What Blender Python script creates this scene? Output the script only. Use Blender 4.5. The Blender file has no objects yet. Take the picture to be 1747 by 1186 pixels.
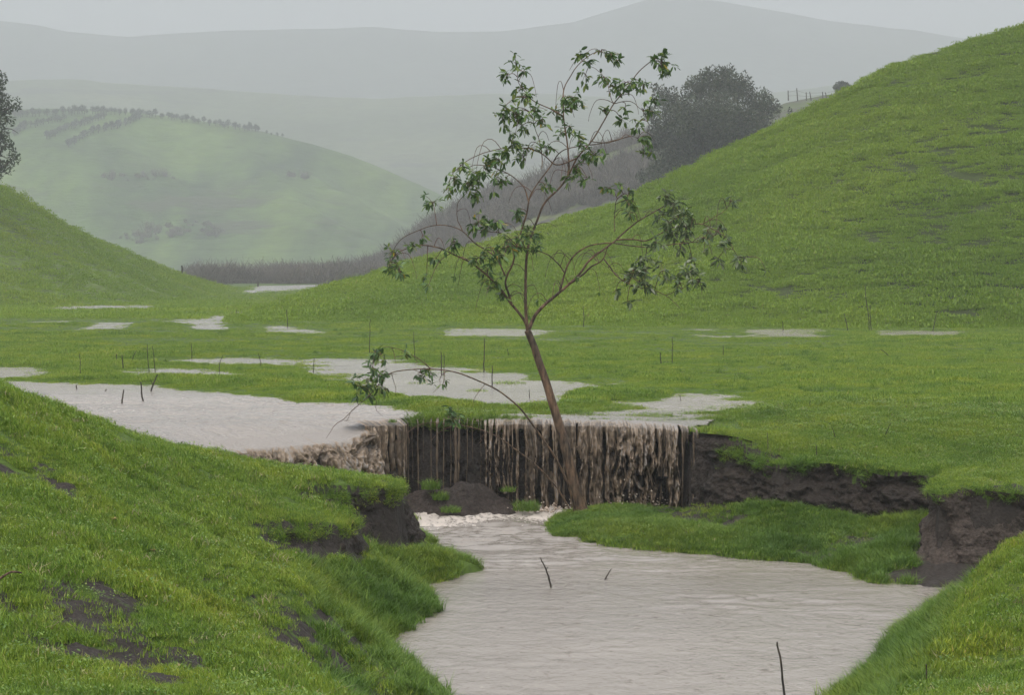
import bpy, math, random
import numpy as np
from mathutils import Vector, Matrix

# ------------------------------------------------------------------ camera, sky, light
scene = bpy.context.scene
col = scene.collection
CAM_H = 1.8
F = 1747 * 70 / 36.0
PITCH = math.atan(136 / F)
cam_d = bpy.data.cameras.new("camera")
cam_d.lens = 70; cam_d.sensor_width = 36
cam_d.clip_start = 0.1; cam_d.clip_end = 9000
cam = bpy.data.objects.new("camera", cam_d)
cam.location = (0, 0, CAM_H)
cam.rotation_euler = (math.pi / 2 - PITCH, 0, 0)
col.objects.link(cam)
scene.camera = cam

SUN_EL, SUN_AZ = math.radians(62), math.radians(200)
world = bpy.data.worlds.new("World"); scene.world = world
world.use_nodes = True
wt = world.node_tree; wt.nodes.clear()
w_out = wt.nodes.new("ShaderNodeOutputWorld")
w_bg = wt.nodes.new("ShaderNodeBackground")
w_sky = wt.nodes.new("ShaderNodeTexSky")
w_sky.sky_type = 'NISHITA'; w_sky.sun_disc = False
w_sky.sun_elevation = SUN_EL; w_sky.sun_rotation = SUN_AZ
w_sky.air_density = 1.0; w_sky.dust_density = 6.0; w_sky.ozone_density = 1.0
w_hsv = wt.nodes.new("ShaderNodeHueSaturation"); w_hsv.inputs['Saturation'].default_value = 0.25
w_geo = wt.nodes.new("ShaderNodeTexCoord")
w_sep = wt.nodes.new("ShaderNodeSeparateXYZ")
w_ramp = wt.nodes.new("ShaderNodeValToRGB")      # overcast cloud deck: brighter overhead, dimmer at the horizon
w_ramp.color_ramp.elements[0].position = 0.0; w_ramp.color_ramp.elements[0].color = (2.9, 3.0, 3.2, 1)
w_ramp.color_ramp.elements[1].position = 1.0; w_ramp.color_ramp.elements[1].color = (11.6, 11.8, 12.2, 1)
w_mix = wt.nodes.new("ShaderNodeMix"); w_mix.data_type = 'RGBA'; w_mix.inputs[0].default_value = 0.8
wt.links.new(w_geo.outputs['Generated'], w_sep.inputs[0])
wt.links.new(w_sep.outputs['Z'], w_ramp.inputs[0])
wt.links.new(w_sky.outputs[0], w_hsv.inputs['Color'])
wt.links.new(w_hsv.outputs[0], w_mix.inputs[6])
wt.links.new(w_ramp.outputs[0], w_mix.inputs[7])
wt.links.new(w_mix.outputs[2], w_bg.inputs[0])
w_bg.inputs[1].default_value = 0.13
wt.links.new(w_bg.outputs[0], w_out.inputs[0])

sun_d = bpy.data.lights.new("sun", 'SUN'); sun_d.energy = 0.9; sun_d.angle = math.radians(25)
sun_d.color = (1.0, 0.97, 0.92)
sun = bpy.data.objects.new("sun", sun_d)
sd = Vector((math.sin(SUN_AZ) * math.cos(SUN_EL), math.cos(SUN_AZ) * math.cos(SUN_EL), math.sin(SUN_EL)))
sun.rotation_euler = sd.to_track_quat('Z', 'Y').to_euler()
col.objects.link(sun)

scene.view_settings.view_transform = 'Standard'
scene.view_settings.look = 'None'
scene.view_settings.gamma = 1
scene.view_settings.exposure = 0.93
scene.render.engine = 'CYCLES'
scene.cycles.use_denoising = True
scene.cycles.denoising_prefilter = 'ACCURATE'
scene.cycles.max_bounces = 8
scene.cycles.diffuse_bounces = 3
scene.cycles.glossy_bounces = 2
scene.cycles.transmission_bounces = 3
scene.cycles.transparent_max_bounces = 6
scene.cycles.volume_bounces = 1
HAZE = 0.00115

# ------------------------------------------------------------------ numbers
rng = np.random.default_rng(7)
random.seed(7)

def ray(px, py):
    """direction (dx, dz) per metre of y for a photograph pixel"""
    u = (np.asarray(px, float) - 873.5) / F; v = (593 - np.asarray(py, float)) / F
    c, s = math.cos(PITCH), math.sin(PITCH)
    fy = c + v * s; fz = -s + v * c
    return u / fy, fz / fy
def WZ(px, py, z):
    dx, dz = ray(px, py); D = (z - CAM_H) / dz
    return np.array([dx * D, D, z], float)
def WD(px, py, D):
    dx, dz = ray(px, py)
    return np.array([dx * D, D, CAM_H + dz * D], float)

def _h(ix, iy, iz, seed):
    n = (ix.astype(np.int64) * 374761393 + iy.astype(np.int64) * 668265263 + iz.astype(np.int64) * 2147483647 + seed * 1274126177) & 0xffffffff
    n = ((n ^ (n >> 13)) * 1274126177) & 0xffffffff
    n = ((n ^ (n >> 16)) * 2246822519) & 0xffffffff
    return ((n ^ (n >> 15)) & 0xffffff) / float(0xffffff) * 2 - 1
def vn(x, y, z=None, seed=0):
    x = np.asarray(x, float); y = np.asarray(y, float)
    z = np.zeros_like(x) if z is None else np.asarray(z, float)
    ix, iy, iz = np.floor(x), np.floor(y), np.floor(z)
    fx, fy, fz = x - ix, y - iy, z - iz
    fx = fx * fx * (3 - 2 * fx); fy = fy * fy * (3 - 2 * fy); fz = fz * fz * (3 - 2 * fz)
    r = 0
    for a in (0, 1):
        for b in (0, 1):
            for c in (0, 1):
                w = (fx if a else 1 - fx) * (fy if b else 1 - fy) * (fz if c else 1 - fz)
                r = r + w * _h(ix + a, iy + b, iz + c, seed)
    return r
def fbm(x, y, z=None, o=4, seed=0, g=0.5):
    r = 0; a = 1.0; f = 1.0; t = 0
    for k in range(o):
        r = r + a * vn(np.asarray(x) * f + 17.3 * k, np.asarray(y) * f - 9.1 * k, None if z is None else np.asarray(z) * f + 3.7 * k, seed + k)
        t += a; a *= g; f *= 2.03
    return r / t
def sst(a, b, x):
    t = np.clip((np.asarray(x, float) - a) / (b - a), 0, 1); return t * t * (3 - 2 * t)

def sdist(P, x, y, closed=True):
    """signed distance (inside +) to polygon P, with the nearest edge's position"""
    P = np.asarray(P, float); n = len(P)
    best = np.full(x.shape, 1e9); pos = np.zeros(x.shape); inside = np.zeros(x.shape, bool)
    for i in range(n if closed else n - 1):
        a = P[i]; b = P[(i + 1) % n]; d = b - a; L = max(d @ d, 1e-9)
        t = np.clip(((x - a[0]) * d[0] + (y - a[1]) * d[1]) / L, 0, 1)
        q = np.hypot(x - a[0] - t * d[0], y - a[1] - t * d[1])
        m = q < best; best = np.where(m, q, best); pos = np.where(m, i + t, pos)
        if closed:
            c = ((a[1] > y) != (b[1] > y)) & (x < (b[0] - a[0]) * (y - a[1]) / ((b[1] - a[1]) or 1e-12) + a[0])
            inside ^= c
    return (np.where(inside, best, -best) if closed else best), pos

def tps(pts):
    P = np.array(pts, float); X = P[:, :2]; n = len(P)
    r2 = ((X[:, None] - X[None]) ** 2).sum(-1); K = 0.5 * r2 * np.log(r2 + 1e-12) + np.eye(n) * 0.02
    A = np.zeros((n + 3, n + 3)); A[:n, :n] = K; A[:n, n] = 1; A[:n, n + 1:] = X; A[n, :n] = 1; A[n + 1:, :n] = X.T
    c = np.linalg.solve(A, np.r_[P[:, 2], 0, 0, 0])
    def f(x, y):
        r = c[n] + c[n + 1] * x + c[n + 2] * y
        for i in range(n):
            q = (x - X[i, 0]) ** 2 + (y - X[i, 1]) ** 2
            r = r + c[i] * 0.5 * q * np.log(q + 1e-12)
        return r
    return f

# ------------------------------------------------------------------ mesh + material helpers
def tag(o, label=None, cat=None, group=None, kind=None):
    if label: o['label'] = label
    if cat: o['category'] = cat
    if group: o['group'] = group
    if kind: o['kind'] = kind
    return o
def link_mesh(name, V, Fc, mat, parent=None, smooth=True):
    V = np.asarray(V, np.float32)
    me = bpy.data.meshes.new(name)
    if isinstance(Fc, np.ndarray):
        k = Fc.shape[1]
        me.vertices.add(len(V)); me.vertices.foreach_set('co', V.ravel())
        me.loops.add(Fc.size); me.loops.foreach_set('vertex_index', Fc.astype(np.int32).ravel())
        me.polygons.add(len(Fc)); me.polygons.foreach_set('loop_start', (np.arange(len(Fc)) * k).astype(np.int32))
        me.update(calc_edges=True)
    else:
        me.from_pydata([tuple(map(float, v)) for v in V], [], [tuple(map(int, f)) for f in Fc]); me.update()
    if smooth: me.polygons.foreach_set('use_smooth', np.ones(len(me.polygons), bool))
    if mat: me.materials.append(mat)
    o = bpy.data.objects.new(name, me); col.objects.link(o)
    if parent: o.parent = parent
    return o
def grid_faces(nr, nc, wrap=False):
    r = np.arange(nr - 1)[:, None]; c = np.arange(nc if wrap else nc - 1)[None]
    a = r * nc + c; b = r * nc + (c + 1) % nc
    return np.stack([a, b, b + nc, a + nc], -1).reshape(-1, 4)
def empty(name, loc=(0, 0, 0)):
    o = bpy.data.objects.new(name, None); o.location = loc; o.empty_display_size = 0.2
    col.objects.link(o); return o

class NT:
    def __init__(s, name):
        s.m = bpy.data.materials.new(name); s.m.use_nodes = True; s.t = s.m.node_tree; s.t.nodes.clear()
        s.out = s.n('ShaderNodeOutputMaterial'); s.tc = s.n('ShaderNodeNewGeometry')
    def n(s, k, **kw):
        nd = s.t.nodes.new(k)
        for a, b in kw.items(): setattr(nd, a, b)
        return nd
    def l(s, a, b): s.t.links.new(a, b)
    def pos(s, sc=(1, 1, 1), rot=(0, 0, 0)):
        m = s.n('ShaderNodeMapping'); m.inputs['Scale'].default_value = sc; m.inputs['Rotation'].default_value = rot
        s.l(s.tc.outputs['Position'], m.inputs[0]); return m.outputs[0]
    def noise(s, scale, detail=4, vec=None, rough=0.55, dist=0):
        n = s.n('ShaderNodeTexNoise'); n.inputs['Scale'].default_value = scale; n.inputs['Detail'].default_value = detail
        n.inputs['Roughness'].default_value = rough; n.inputs['Distortion'].default_value = dist
        s.l(vec if vec else s.tc.outputs['Position'], n.inputs['Vector']); return n.outputs[0]
    def ramp(s, fac, stops):
        r = s.n('ShaderNodeValToRGB'); e = r.color_ramp.elements
        while len(e) < len(stops): e.new(0.5)
        for k, (p, c) in enumerate(stops):
            e[k].position = p; e[k].color = (*c, 1) if isinstance(c, tuple) else (c, c, c, 1)
        s.l(fac, r.inputs[0]); return r.outputs[0]
    def mix(s, f, a, b, mode='MIX'):
        m = s.n('ShaderNodeMix', data_type='RGBA', blend_type=mode)
        for v, i in ((f, 0), (a, 6), (b, 7)):
            if isinstance(v, (int, float)): m.inputs[i].default_value = v
            elif isinstance(v, tuple): m.inputs[i].default_value = (*v, 1)
            else: s.l(v, m.inputs[i])
        return m.outputs[2]
    def math(s, op, a, b=0.0):
        m = s.n('ShaderNodeMath', operation=op)
        for v, i in ((a, 0), (b, 1)):
            if isinstance(v, (int, float)): m.inputs[i].default_value = v
            else: s.l(v, m.inputs[i])
        return m.outputs[0]
    def bump(s, h, dist, strength=1.0, prev=None):
        b = s.n('ShaderNodeBump'); b.inputs['Distance'].default_value = dist; b.inputs['Strength'].default_value = strength
        s.l(h, b.inputs['Height'])
        if prev: s.l(prev, b.inputs['Normal'])
        return b.outputs[0]
    def pbr(s, color, rough=0.8, normal=None, spec=0.3):
        p = s.n('ShaderNodeBsdfPrincipled')
        for v, k in ((color, 'Base Color'), (rough, 'Roughness'), (spec, 'Specular IOR Level')):
            if isinstance(v, (int, float)): p.inputs[k].default_value = v
            elif isinstance(v, tuple): p.inputs[k].default_value = (*v, 1)
            else: s.l(v, p.inputs[k])
        if normal: s.l(normal, p.inputs['Normal'])
        s.l(p.outputs[0], s.out.inputs[0]); return p

def leafy(name, stops, trans=0.35, patch=0.5, patch_stops=None, rough=0.5, spec=0.3):
    """foliage: colour varies from piece to piece and in broad patches"""
    t = NT(name)
    oi = t.n('ShaderNodeObjectInfo'); gi = t.tc
    r = t.math('FRACT', t.math('ADD', oi.outputs['Random'], gi.outputs['Random Per Island']))
    c = t.ramp(r, stops)
    if patch_stops:
        n = t.noise(patch, 3)
        c = t.mix(1.0, c, t.ramp(n, patch_stops), 'MULTIPLY')
    p = t.pbr(c, rough, spec=spec)
    if trans:
        tr = t.n('ShaderNodeBsdfTranslucent'); t.l(c, tr.inputs[0])
        ms = t.n('ShaderNodeMixShader'); ms.inputs[0].default_value = trans
        t.l(p.outputs[0], ms.inputs[1]); t.l(tr.outputs[0], ms.inputs[2]); t.l(ms.outputs[0], t.out.inputs[0])
    return t.m

G_STOPS = [(0.0, (0.076, 0.138, 0.012)), (0.35, (0.144, 0.232, 0.018)), (0.7, (0.210, 0.305, 0.028)), (0.93, (0.29, 0.37, 0.045)), (1.0, (0.34, 0.30, 0.10))]
PATCH = [(0.25, (0.50, 0.62, 0.6)), (0.42, (0.8, 0.88, 0.85)), (0.58, (1.05, 1.0, 0.95)), (0.75, (1.4, 1.14, 0.9))]
M_grass = leafy('grass_blades', G_STOPS, 0.4, 0.9, PATCH)
M_grass_dark = leafy('lush_grass_blades', [(0, (0.060, 0.120, 0.012)), (0.6, (0.105, 0.185, 0.018)), (1, (0.17, 0.25, 0.03))], 0.35, 0.9, PATCH)
M_grass_hill = leafy('hill_grass_blades', [(0.0, (0.116, 0.200, 0.010)), (0.5, (0.168, 0.272, 0.013)), (0.95, (0.23, 0.325, 0.022)), (1, (0.22, 0.22, 0.06))], 0.35, 0.12, [(0.25, (0.72, 0.78, 0.75)), (0.5, (0.98, 0.96, 0.9)), (0.75, (1.22, 1.06, 0.9))])

def ground_mat(name, soil, green, scale=1.0, attr=False):
    t = NT(name)
    n1 = t.noise(9 * scale, 8); n2 = t.noise(1.1 * scale, 5); n3 = t.noise(45 * scale, 4)
    g = t.ramp(n1, [(0.3, tuple(v * 0.6 for v in green)), (0.7, tuple(v * 1.15 for v in green))])
    sc = t.ramp(n3, [(0.3, tuple(v * 0.6 for v in soil)), (0.55, soil), (0.8, tuple(min(1, v * 1.6) for v in soil))])
    if attr:
        a = t.n('ShaderNodeAttribute', attribute_name='bare'); f = a.outputs['Fac']
        f = t.ramp(t.math('ADD', f, t.math('MULTIPLY', t.math('SUBTRACT', n1, 0.5), 0.7)), [(0.42, 0.0), (0.58, 1.0)])
    else:
        f = t.ramp(n2, [(0.62, 0.0), (0.7, 1.0)])
    c = t.mix(f, g, sc)
    nb = t.bump(n1, 0.05 / scale, 0.8); nb = t.bump(n3, 0.012 / scale, 0.9, nb)
    t.pbr(c, t.ramp(n1, [(0.3, 0.6), (0.7, 0.95)]), nb, 0.15)
    return t.m
SOIL = (0.032, 0.026, 0.022)
M_ground = ground_mat('wet_turf_and_soil', SOIL, (0.060, 0.098, 0.014), attr=True)

def soil_mat(name, c0, wet=0.45):
    t = NT(name)
    n1 = t.noise(6, 8, rough=0.62); n3 = t.noise(38, 6, rough=0.65); n2 = t.noise(1.6, 4)
    vo = t.n('ShaderNodeTexVoronoi'); vo.inputs['Scale'].default_value = 23; t.l(t.tc.outputs['Position'], vo.inputs['Vector'])
    c = t.ramp(n3, [(0.3, tuple(v * 0.45 for v in c0)), (0.52, c0), (0.78, tuple(v * 1.9 for v in c0))])
    c = t.mix(1.0, c, t.ramp(n2, [(0.3, (0.7, 0.66, 0.62)), (0.7, (1.25, 1.15, 1.1))]), 'MULTIPLY')
    peb = t.ramp(t.noise(70, 2), [(0.71, 0.0), (0.76, 0.75)])
    c = t.mix(peb, c, (0.20, 0.16, 0.12))
    nb = t.bump(n1, 0.09, 1.0); nb = t.bump(vo.outputs[0], 0.02, 0.5, nb); nb = t.bump(n3, 0.02, 1.0, nb)
    t.pbr(c, t.ramp(n1, [(0.35, wet), (0.7, 0.95)]), nb, 0.18)
    return t.m
M_soil = soil_mat('dark_wet_soil', (0.033, 0.027, 0.0225))
M_soil2 = soil_mat('drier_brown_soil', (0.060, 0.050, 0.043), .7)
M_wall = soil_mat('soaked_soil', (0.016, 0.012, 0.009), 0.4)
M_clod = soil_mat('crumbly_soil', (0.040, 0.033, 0.029), 0.7)

def water_mat(name, color, light, fr=0.35, rough=0.16, sx=1.0, kb=1.0):
    t = NT(name)
    v1 = t.pos((1.2 * sx, 0.75, 1)); a = t.noise(5.0, 5, v1, 0.6, 0.6); b = t.noise(19, 5, t.pos((1.1 * sx, .75, 1)), 0.6, 0.4); cb = t.noise(60, 3)
    big = t.noise(0.5, 4, t.pos((0.35, 1, 1)))
    c = t.ramp(big, [(0.35, tuple(v * 0.88 for v in color)), (0.65, tuple(v * 1.1 for v in color))])
    at = t.n('ShaderNodeAttribute', attribute_name='foam')
    ff = t.ramp(t.math('ADD', at.outputs['Fac'], t.math('MULTIPLY', t.math('SUBTRACT', b, 0.5), 1.4)), [(0.40, 0.0), (0.62, 1.0)])
    c = t.mix(ff, c, light)
    spots = t.ramp(t.noise(26, 5, t.pos((1, .6, 1)), 0.75), [(0.63, 0.0), (0.69, 0.8)])  # pale flecks: bits of foam and surface sparkle painted into the colour
    c = t.mix(spots, c, tuple(v * 2.1 for v in color))
    dk = t.ramp(t.noise(13, 6, t.pos((.7, .6, 1)), 0.72), [(0.58, 0.0), (0.66, 0.7)]); c = t.mix(dk, c, (color[0] * .55, color[1] * .48, color[2] * .42))  # dark ripple marks painted into the colour
    nb = t.bump(a, 0.022 * kb, fr); nb = t.bump(b, 0.010 * kb, fr, nb); nb = t.bump(cb, 0.004, fr, nb)
    p = t.pbr(c, t.mix(ff, (rough,) * 3, (0.6,) * 3), nb, 0.5)
    p.inputs['IOR'].default_value = 1.33
    return t.m
M_pool = water_mat('muddy_water', (0.225, 0.198, 0.172), (0.44, 0.385, 0.335), 0.5)
M_flood = water_mat('muddy_flood_water', (0.24, 0.212, 0.185), (0.55, 0.5, 0.46), 0.7, kb=2.0)

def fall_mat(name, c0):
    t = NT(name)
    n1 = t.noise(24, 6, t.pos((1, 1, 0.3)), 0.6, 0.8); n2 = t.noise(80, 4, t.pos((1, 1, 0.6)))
    at = t.n('ShaderNodeAttribute', attribute_name='aer_shade')  # foam and highlights painted pale on crests, shade painted dark in hollows
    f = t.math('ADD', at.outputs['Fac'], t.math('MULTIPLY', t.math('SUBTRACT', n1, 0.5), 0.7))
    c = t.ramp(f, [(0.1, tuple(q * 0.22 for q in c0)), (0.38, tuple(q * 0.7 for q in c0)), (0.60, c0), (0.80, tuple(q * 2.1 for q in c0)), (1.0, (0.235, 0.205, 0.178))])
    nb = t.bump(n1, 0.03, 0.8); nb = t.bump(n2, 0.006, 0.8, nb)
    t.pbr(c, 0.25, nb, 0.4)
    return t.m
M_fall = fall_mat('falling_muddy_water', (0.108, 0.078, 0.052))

def bark_mat(name, c0, sc=30):
    t = NT(name)
    n = t.noise(sc, 5, t.pos((1, 1, 0.25))); n2 = t.noise(5, 3)
    c = t.ramp(n, [(0.35, tuple(q * 0.35 for q in c0)), (0.62, tuple(q * 1.5 for q in c0))])
    c = t.mix(1.0, c, t.ramp(n2, [(0.35, (0.55, 0.6, 0.62)), (0.65, (1.2, 1.1, 1.0))]), 'MULTIPLY')
    t.pbr(c, 0.7, t.bump(n, 0.014, 0.9), 0.2); return t.m
M_bark = bark_mat('brown_bark', (0.095, 0.062, 0.040))
M_twig = bark_mat('thin_twig_bark', (0.105, 0.062, 0.048), 60)
M_stalk = bark_mat('dead_stalk', (0.045, 0.038, 0.030), 60)
M_leaf = leafy('narrow_leaf', [(0, (0.028, 0.065, 0.015)), (0.4, (0.052, 0.110, 0.022)), (0.7, (0.090, 0.160, 0.030)), (0.92, (0.16, 0.22, 0.035)), (0.985, (0.13, 0.15, 0.03)), (1.0, (0.35, 0.25, 0.02))], 0.3, rough=0.4, spec=0.4)
M_leaf_grey = leafy('silvery_narrow_leaf', [(0, (0.034, 0.066, 0.018)), (0.5, (0.065, 0.105, 0.028)), (0.8, (0.12, 0.155, 0.06)), (1.0, (0.24, 0.26, 0.18))], 0.25, rough=0.45, spec=0.4)

# ------------------------------------------------------------------ the near ground: gully, banks and plain
# upper surface (plain + banks), control points
UP = []
def ud(px, py, D): UP.append(WD(px, py, D))
def uz(px, py, z): UP.append(WZ(px, py, z))
def uw(x, y, z): UP.append(np.array([x, y, z], float))
for a in [(0, 662, 15), (100, 700, 15.6), (200, 735, 16), (300, 771, 16.5), (400, 796, 17), (500, 805, 17.8), (600, 814, 18.8), (675, 820, 19.7),
          (-300, 560, 13.5), (0, 1186, 8), (250, 1186, 8.3), (480, 1186, 9.6), (0, 900, 10.9), (0, 780, 12.6), (150, 820, 13.2), (300, 900, 13), (150, 1000, 10.3), (300, 1050, 10.5), (450, 1100, 11.1),
          (430, 860, 15.8), (500, 900, 15.6), (580, 870, 17.0), (500, 1000, 13.4), (420, 960, 13.9), (-300, 1186, 8), (-300, 850, 11), (560, 820, 18.3),
          (1747, 905, 15.2), (1747, 1000, 12.6), (1747, 1186, 9.0), (1600, 1186, 10.6), (1900, 1186, 8.8), (1900, 900, 14.5), (1690, 1090, 11.6)]:
    ud(*a)
for a in [(1215, 752, 22.0), (1300, 784, 21.0), (1370, 786, 20.7), (1480, 797, 20.4), (1560, 805, 20.1), (1300, 740, 21.85), (1500, 740, 22.1), (1500, 770, 21.3), (1747, 760, 21.5), (1747, 800, 19.9), (1640, 806, 20.0), (1640, 828, 18.6), (1747, 832, 18.3), (1900, 850, 18.0)]:
    ud(*a)
for a in [(1300, 700, 0.04), (1500, 700, 0.05), (1747, 700, 0.04), (1232, 735, .05), (1260, 736, .04), (1215, 743, .03), (1000, 640, .03), (700, 600, .03), (300, 620, .03)]:
    uz(*a)
for a in [(-4.2, 19.4, -.10), (-6, 20, -.12), (-8, 23, -.15), (-3.4, 18.5, .0), (-5, 18, .25), (-7, 18, .6), (-9, 20, .5), (-2.0, 23.8, .02), (0, 23.8, .02), (1.5, 23.6, .02), (-4, 24, 0), (-6, 28, 0), (0, 30, .03), (6, 30, .04), (-9, 30, .02), (9, 24, .05), (8, 18, -.1),
          (-2, 6, 0), (2, 6, -.5), (0, 5, -.3), (-6, 5, .3), (5, 5, -.1)]:
    uw(*a)
f_up = tps(UP)
LO = []
def ld(px, py, D): LO.append(WD(px, py, D))
def lz(px, py, z): LO.append(WZ(px, py, z))
WL = -1.04
for a in [(697, 880, WL), (712, 910, WL), (765, 945, WL), (828, 972, WL), (722, 1000, WL), (752, 1043, WL), (655, 1098, WL), (700, 1140, WL), (757, 1186, WL),
          (932, 905, WL), (985, 922, WL), (1055, 936, WL), (1180, 946, WL), (1300, 955, WL), (1440, 975, WL), (1490, 995, WL), (1560, 1000, WL), (1650, 1004, WL), (1620, 1012, WL),
          (1555, 1068, WL), (1500, 1130, WL), (1435, 1186, WL),
          (1080, 868, WL), (1170, 866, WL), (930, 880, WL)]:
    lz(*a)
for a in [(800, 900), (870, 895), (900, 940), (1000, 960), (850, 1020), (1100, 1000), (1300, 1030), (1450, 1040), (1200, 1120), (900, 1120), (1350, 1180), (1000, 1180), (800, 1080), (1100, 1300), (900, 1350)]:
    lz(*a, WL - .3)
for a in [(1000, 875, 22.1, 0), (1050, 884, 21.8, 0), (1130, 890, 21.4, 0), (960, 888, 22.1, 0), (1210, 860, 21.5), (1240, 862, 21.2), (1280, 850, 21.0), (1335, 852, 20.7), (1370, 862, 20.6), (1420, 868, 20.5), (1480, 885, 20.3), (1530, 880, 20.1), (1590, 875, 19.9),
          (1200, 900, 20.9), (1280, 905, 20.3), (1400, 925, 19.6), (1480, 940, 19.1), (1540, 930, 18.9),
          (620, 1000, 16.0, 0), (560, 960, 15.8, 0), (680, 970, 17.8, 0), (640, 950, 17.5, 0), (620, 930, 17.4, 0), (560, 930, 16.1, 0), (700, 920, 20.3, 0), (600, 1100, 13.4, 0), (560, 1050, 13.3, 0), (500, 1000, 13.4, 0), (640, 1150, 12.9, 0), (560, 1186, 11.6, 0), (700, 1186, 12.7, 0), (480, 960, 14.7, 0), (480, 1186, 9.6, 0),
          (1600, 1186, 10.6, 0), (1690, 1090, 11.6, 0), (1560, 1110, 13.3, 0), (1747, 1000, 12.6, 0), (1747, 940, 14.5, 0), (1680, 1000, 14.8, 0)]:
    ld(*a[:3])
for a in [(-1.2, 21.5, -1.15), (-2.2, 20.8, -1.2), (-2.8, 20.0, -1.2), (-1.0, 23.4, -1.25), (0, 23.4, -1.3), (1.2, 23.2, -1.3), (2.0, 22.3, -1.1), (5, 17.2, -1.2), (6, 16.5, -1.2), (-.9, 20.5, -1.05)]:
    LO.append(np.array(a, float))
f_lo = tps(LO)

# edge of the sharp drop (world x, y, blend width)
LIP_PX = [(1192, 735), (1165, 728), (1100, 722), (1000, 719), (900, 717), (800, 716), (700, 716), (640, 719), (560, 725), (490, 730), (430, 734), (380, 740), (335, 749), (300, 760)]
LIP = [WZ(a, b, 0.0)[:2] for a, b in LIP_PX]
GE = [(WD(1203, 752, 22.0)[:2], .05)]
GE += [(p + np.array([0, .22]), .05) for p in LIP]
GE += [((-3.3, 18.9), .35), ((-2.1, 19.3), .3), ((-1.55, 19.85), .2), ((-1.18, 20.0), .06)]
HEAD_TOP = [(683, 822, -.24), (672, 832, -.25), (640, 838, -.26), (600, 840, -.25), (565, 845, -.24), (510, 850, -.2)]
HEAD_TOP2 = [(545, 858, -.21), (580, 868, -.25), (600, 884, -.3), (590, 897, -.33), (545, 902, -.32), (490, 905, -.27), (432, 912, -.24)]
GE += [(WZ(*p)[:2], .06) for p in HEAD_TOP] + [(WZ(*p)[:2], .07) for p in HEAD_TOP2]
GE += [(WD(430, 930, 14.4)[:2], .25), (WD(460, 1000, 13.0)[:2], .6), (WD(480, 1080, 11.6)[:2], .6), (WD(480, 1186, 9.7)[:2], .6), ((-.9, 6.0), .8), ((.9, 6.0), .8),
       (WD(1600, 1186, 10.6)[:2], .6), (WD(1690, 1090, 11.6)[:2], .6), (WD(1747, 1000, 12.8)[:2], .5), (WD(1760, 930, 14.8)[:2], .4), (WD(1900, 900, 15.2)[:2], .3), ((8, 15.6), .3), ((8, 16.6), .1)]
CL2 = [(2000, 862, 17.8), (1850, 846, 18.1), (1747, 838, 18.2), (1700, 832, 18.3), (1650, 830, 18.4), (1605, 838, 18.4), (1594, 828, 19.2), (1622, 812, 19.8)]
CL1 = [(1610, 806, 20.0), (1560, 805, 20.1), (1530, 808, 20.2), (1480, 797, 20.4), (1420, 785, 20.6), (1370, 786, 20.7), (1335, 796, 20.8), (1300, 784, 21.0), (1265, 768, 21.2), (1225, 765, 21.4)]
GE += [(WD(*p)[:2], .05) for p in CL2] + [(WD(*p)[:2], .05) for p in CL1]
GP = np.array([p for p, _ in GE]); GW = np.array([w for _, w in GE] + [GE[0][1]])

PONDS_PX = {
 'left_stream': ([(-60, 652), (20, 657), (100, 656), (200, 661), (300, 669), (400, 677), (500, 687), (590, 691), (640, 699), (672, 706), (700, 717)], [(-1.7, 22.6), (-2.6, 21.0), (-3.3, 19.3), (-4.4, 18.8), (-7, 20.2), (-11, 23)]),
 'lip_pool': ([(855, 722), (872, 703), (940, 705), (985, 697), (1010, 684), (1060, 683), (1110, 682), (1190, 673), (1235, 674), (1285, 686), (1262, 697), (1228, 708), (1200, 720), (1186, 732), (1170, 745)], [(1.2, 22.6), (0, 22.8)]),
 'mid_pond': ([(505, 628), (545, 613), (640, 615), (700, 624), (800, 640), (870, 639), (900, 647), (960, 652), (1065, 652), (1072, 662), (985, 668), (955, 692), (900, 694), (800, 686), (735, 676), (650, 664), (570, 652)], []),
 'long_puddle': ([(330, 617), (450, 611), (560, 616), (530, 623), (400, 621)], []),
 'small_puddle': ([(275, 634), (300, 631), (332, 635), (310, 641)], []),
 'puddle_strip': ([(350, 642), (400, 639), (455, 641), (410, 645)], []),
 'edge_puddle': ([(-80, 634), (10, 631), (45, 636), (20, 643), (-80, 645)], []),
 'winding_brook': ([(282, 548), (340, 539), (400, 532), (448, 532), (420, 541), (335, 550)], []),
 'brook_bend': ([(318, 555), (350, 548), (378, 549), (392, 556), (372, 560)], []),
 'foot_puddle': ([(432, 557), (500, 556), (572, 561), (560, 567), (450, 563)], []),
 'left_puddle': ([(124, 556), (170, 551), (212, 551), (208, 557), (130, 560)], []),
 'far_puddle': ([(762, 562), (850, 562), (945, 564), (940, 570), (765, 569)], []),
 'thin_puddle': ([(982, 563), (1050, 563), (1050, 568), (984, 568)], []),
 'right_puddle': ([(1270, 564), (1330, 563), (1405, 565), (1402, 571), (1275, 570)], []),
 'outer_puddle': ([(1475, 565), (1560, 565), (1665, 566), (1660, 571), (1480, 570)], []),
 'valley_water': ([(388, 497), (430, 489), (500, 487), (560, 485), (570, 488), (510, 493), (420, 500)], []),
 'slope_puddle': ([(60, 524), (150, 522), (275, 521), (270, 525), (70, 527)], []),
 'brim_puddle': ([(0, 529), (25, 528), (25, 532), (0, 533)], []),
}
PONDS = {}
for k in PONDS_PX:
    a, b = PONDS_PX[k]
    if not b and min(q[1] for q in a) < 600:
        c_ = sum(q[1] for q in a) / len(a)
        PONDS_PX[k] = ([(x, y if y < c_ else 457 + (y - 457) / .955) for x, y in a], b)
for k, (a, b) in PONDS_PX.items():
    PONDS[k] = np.array([WZ(x, y, 0.0)[:2] for x, y in a] + [np.array(q, float) for q in b])

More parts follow.
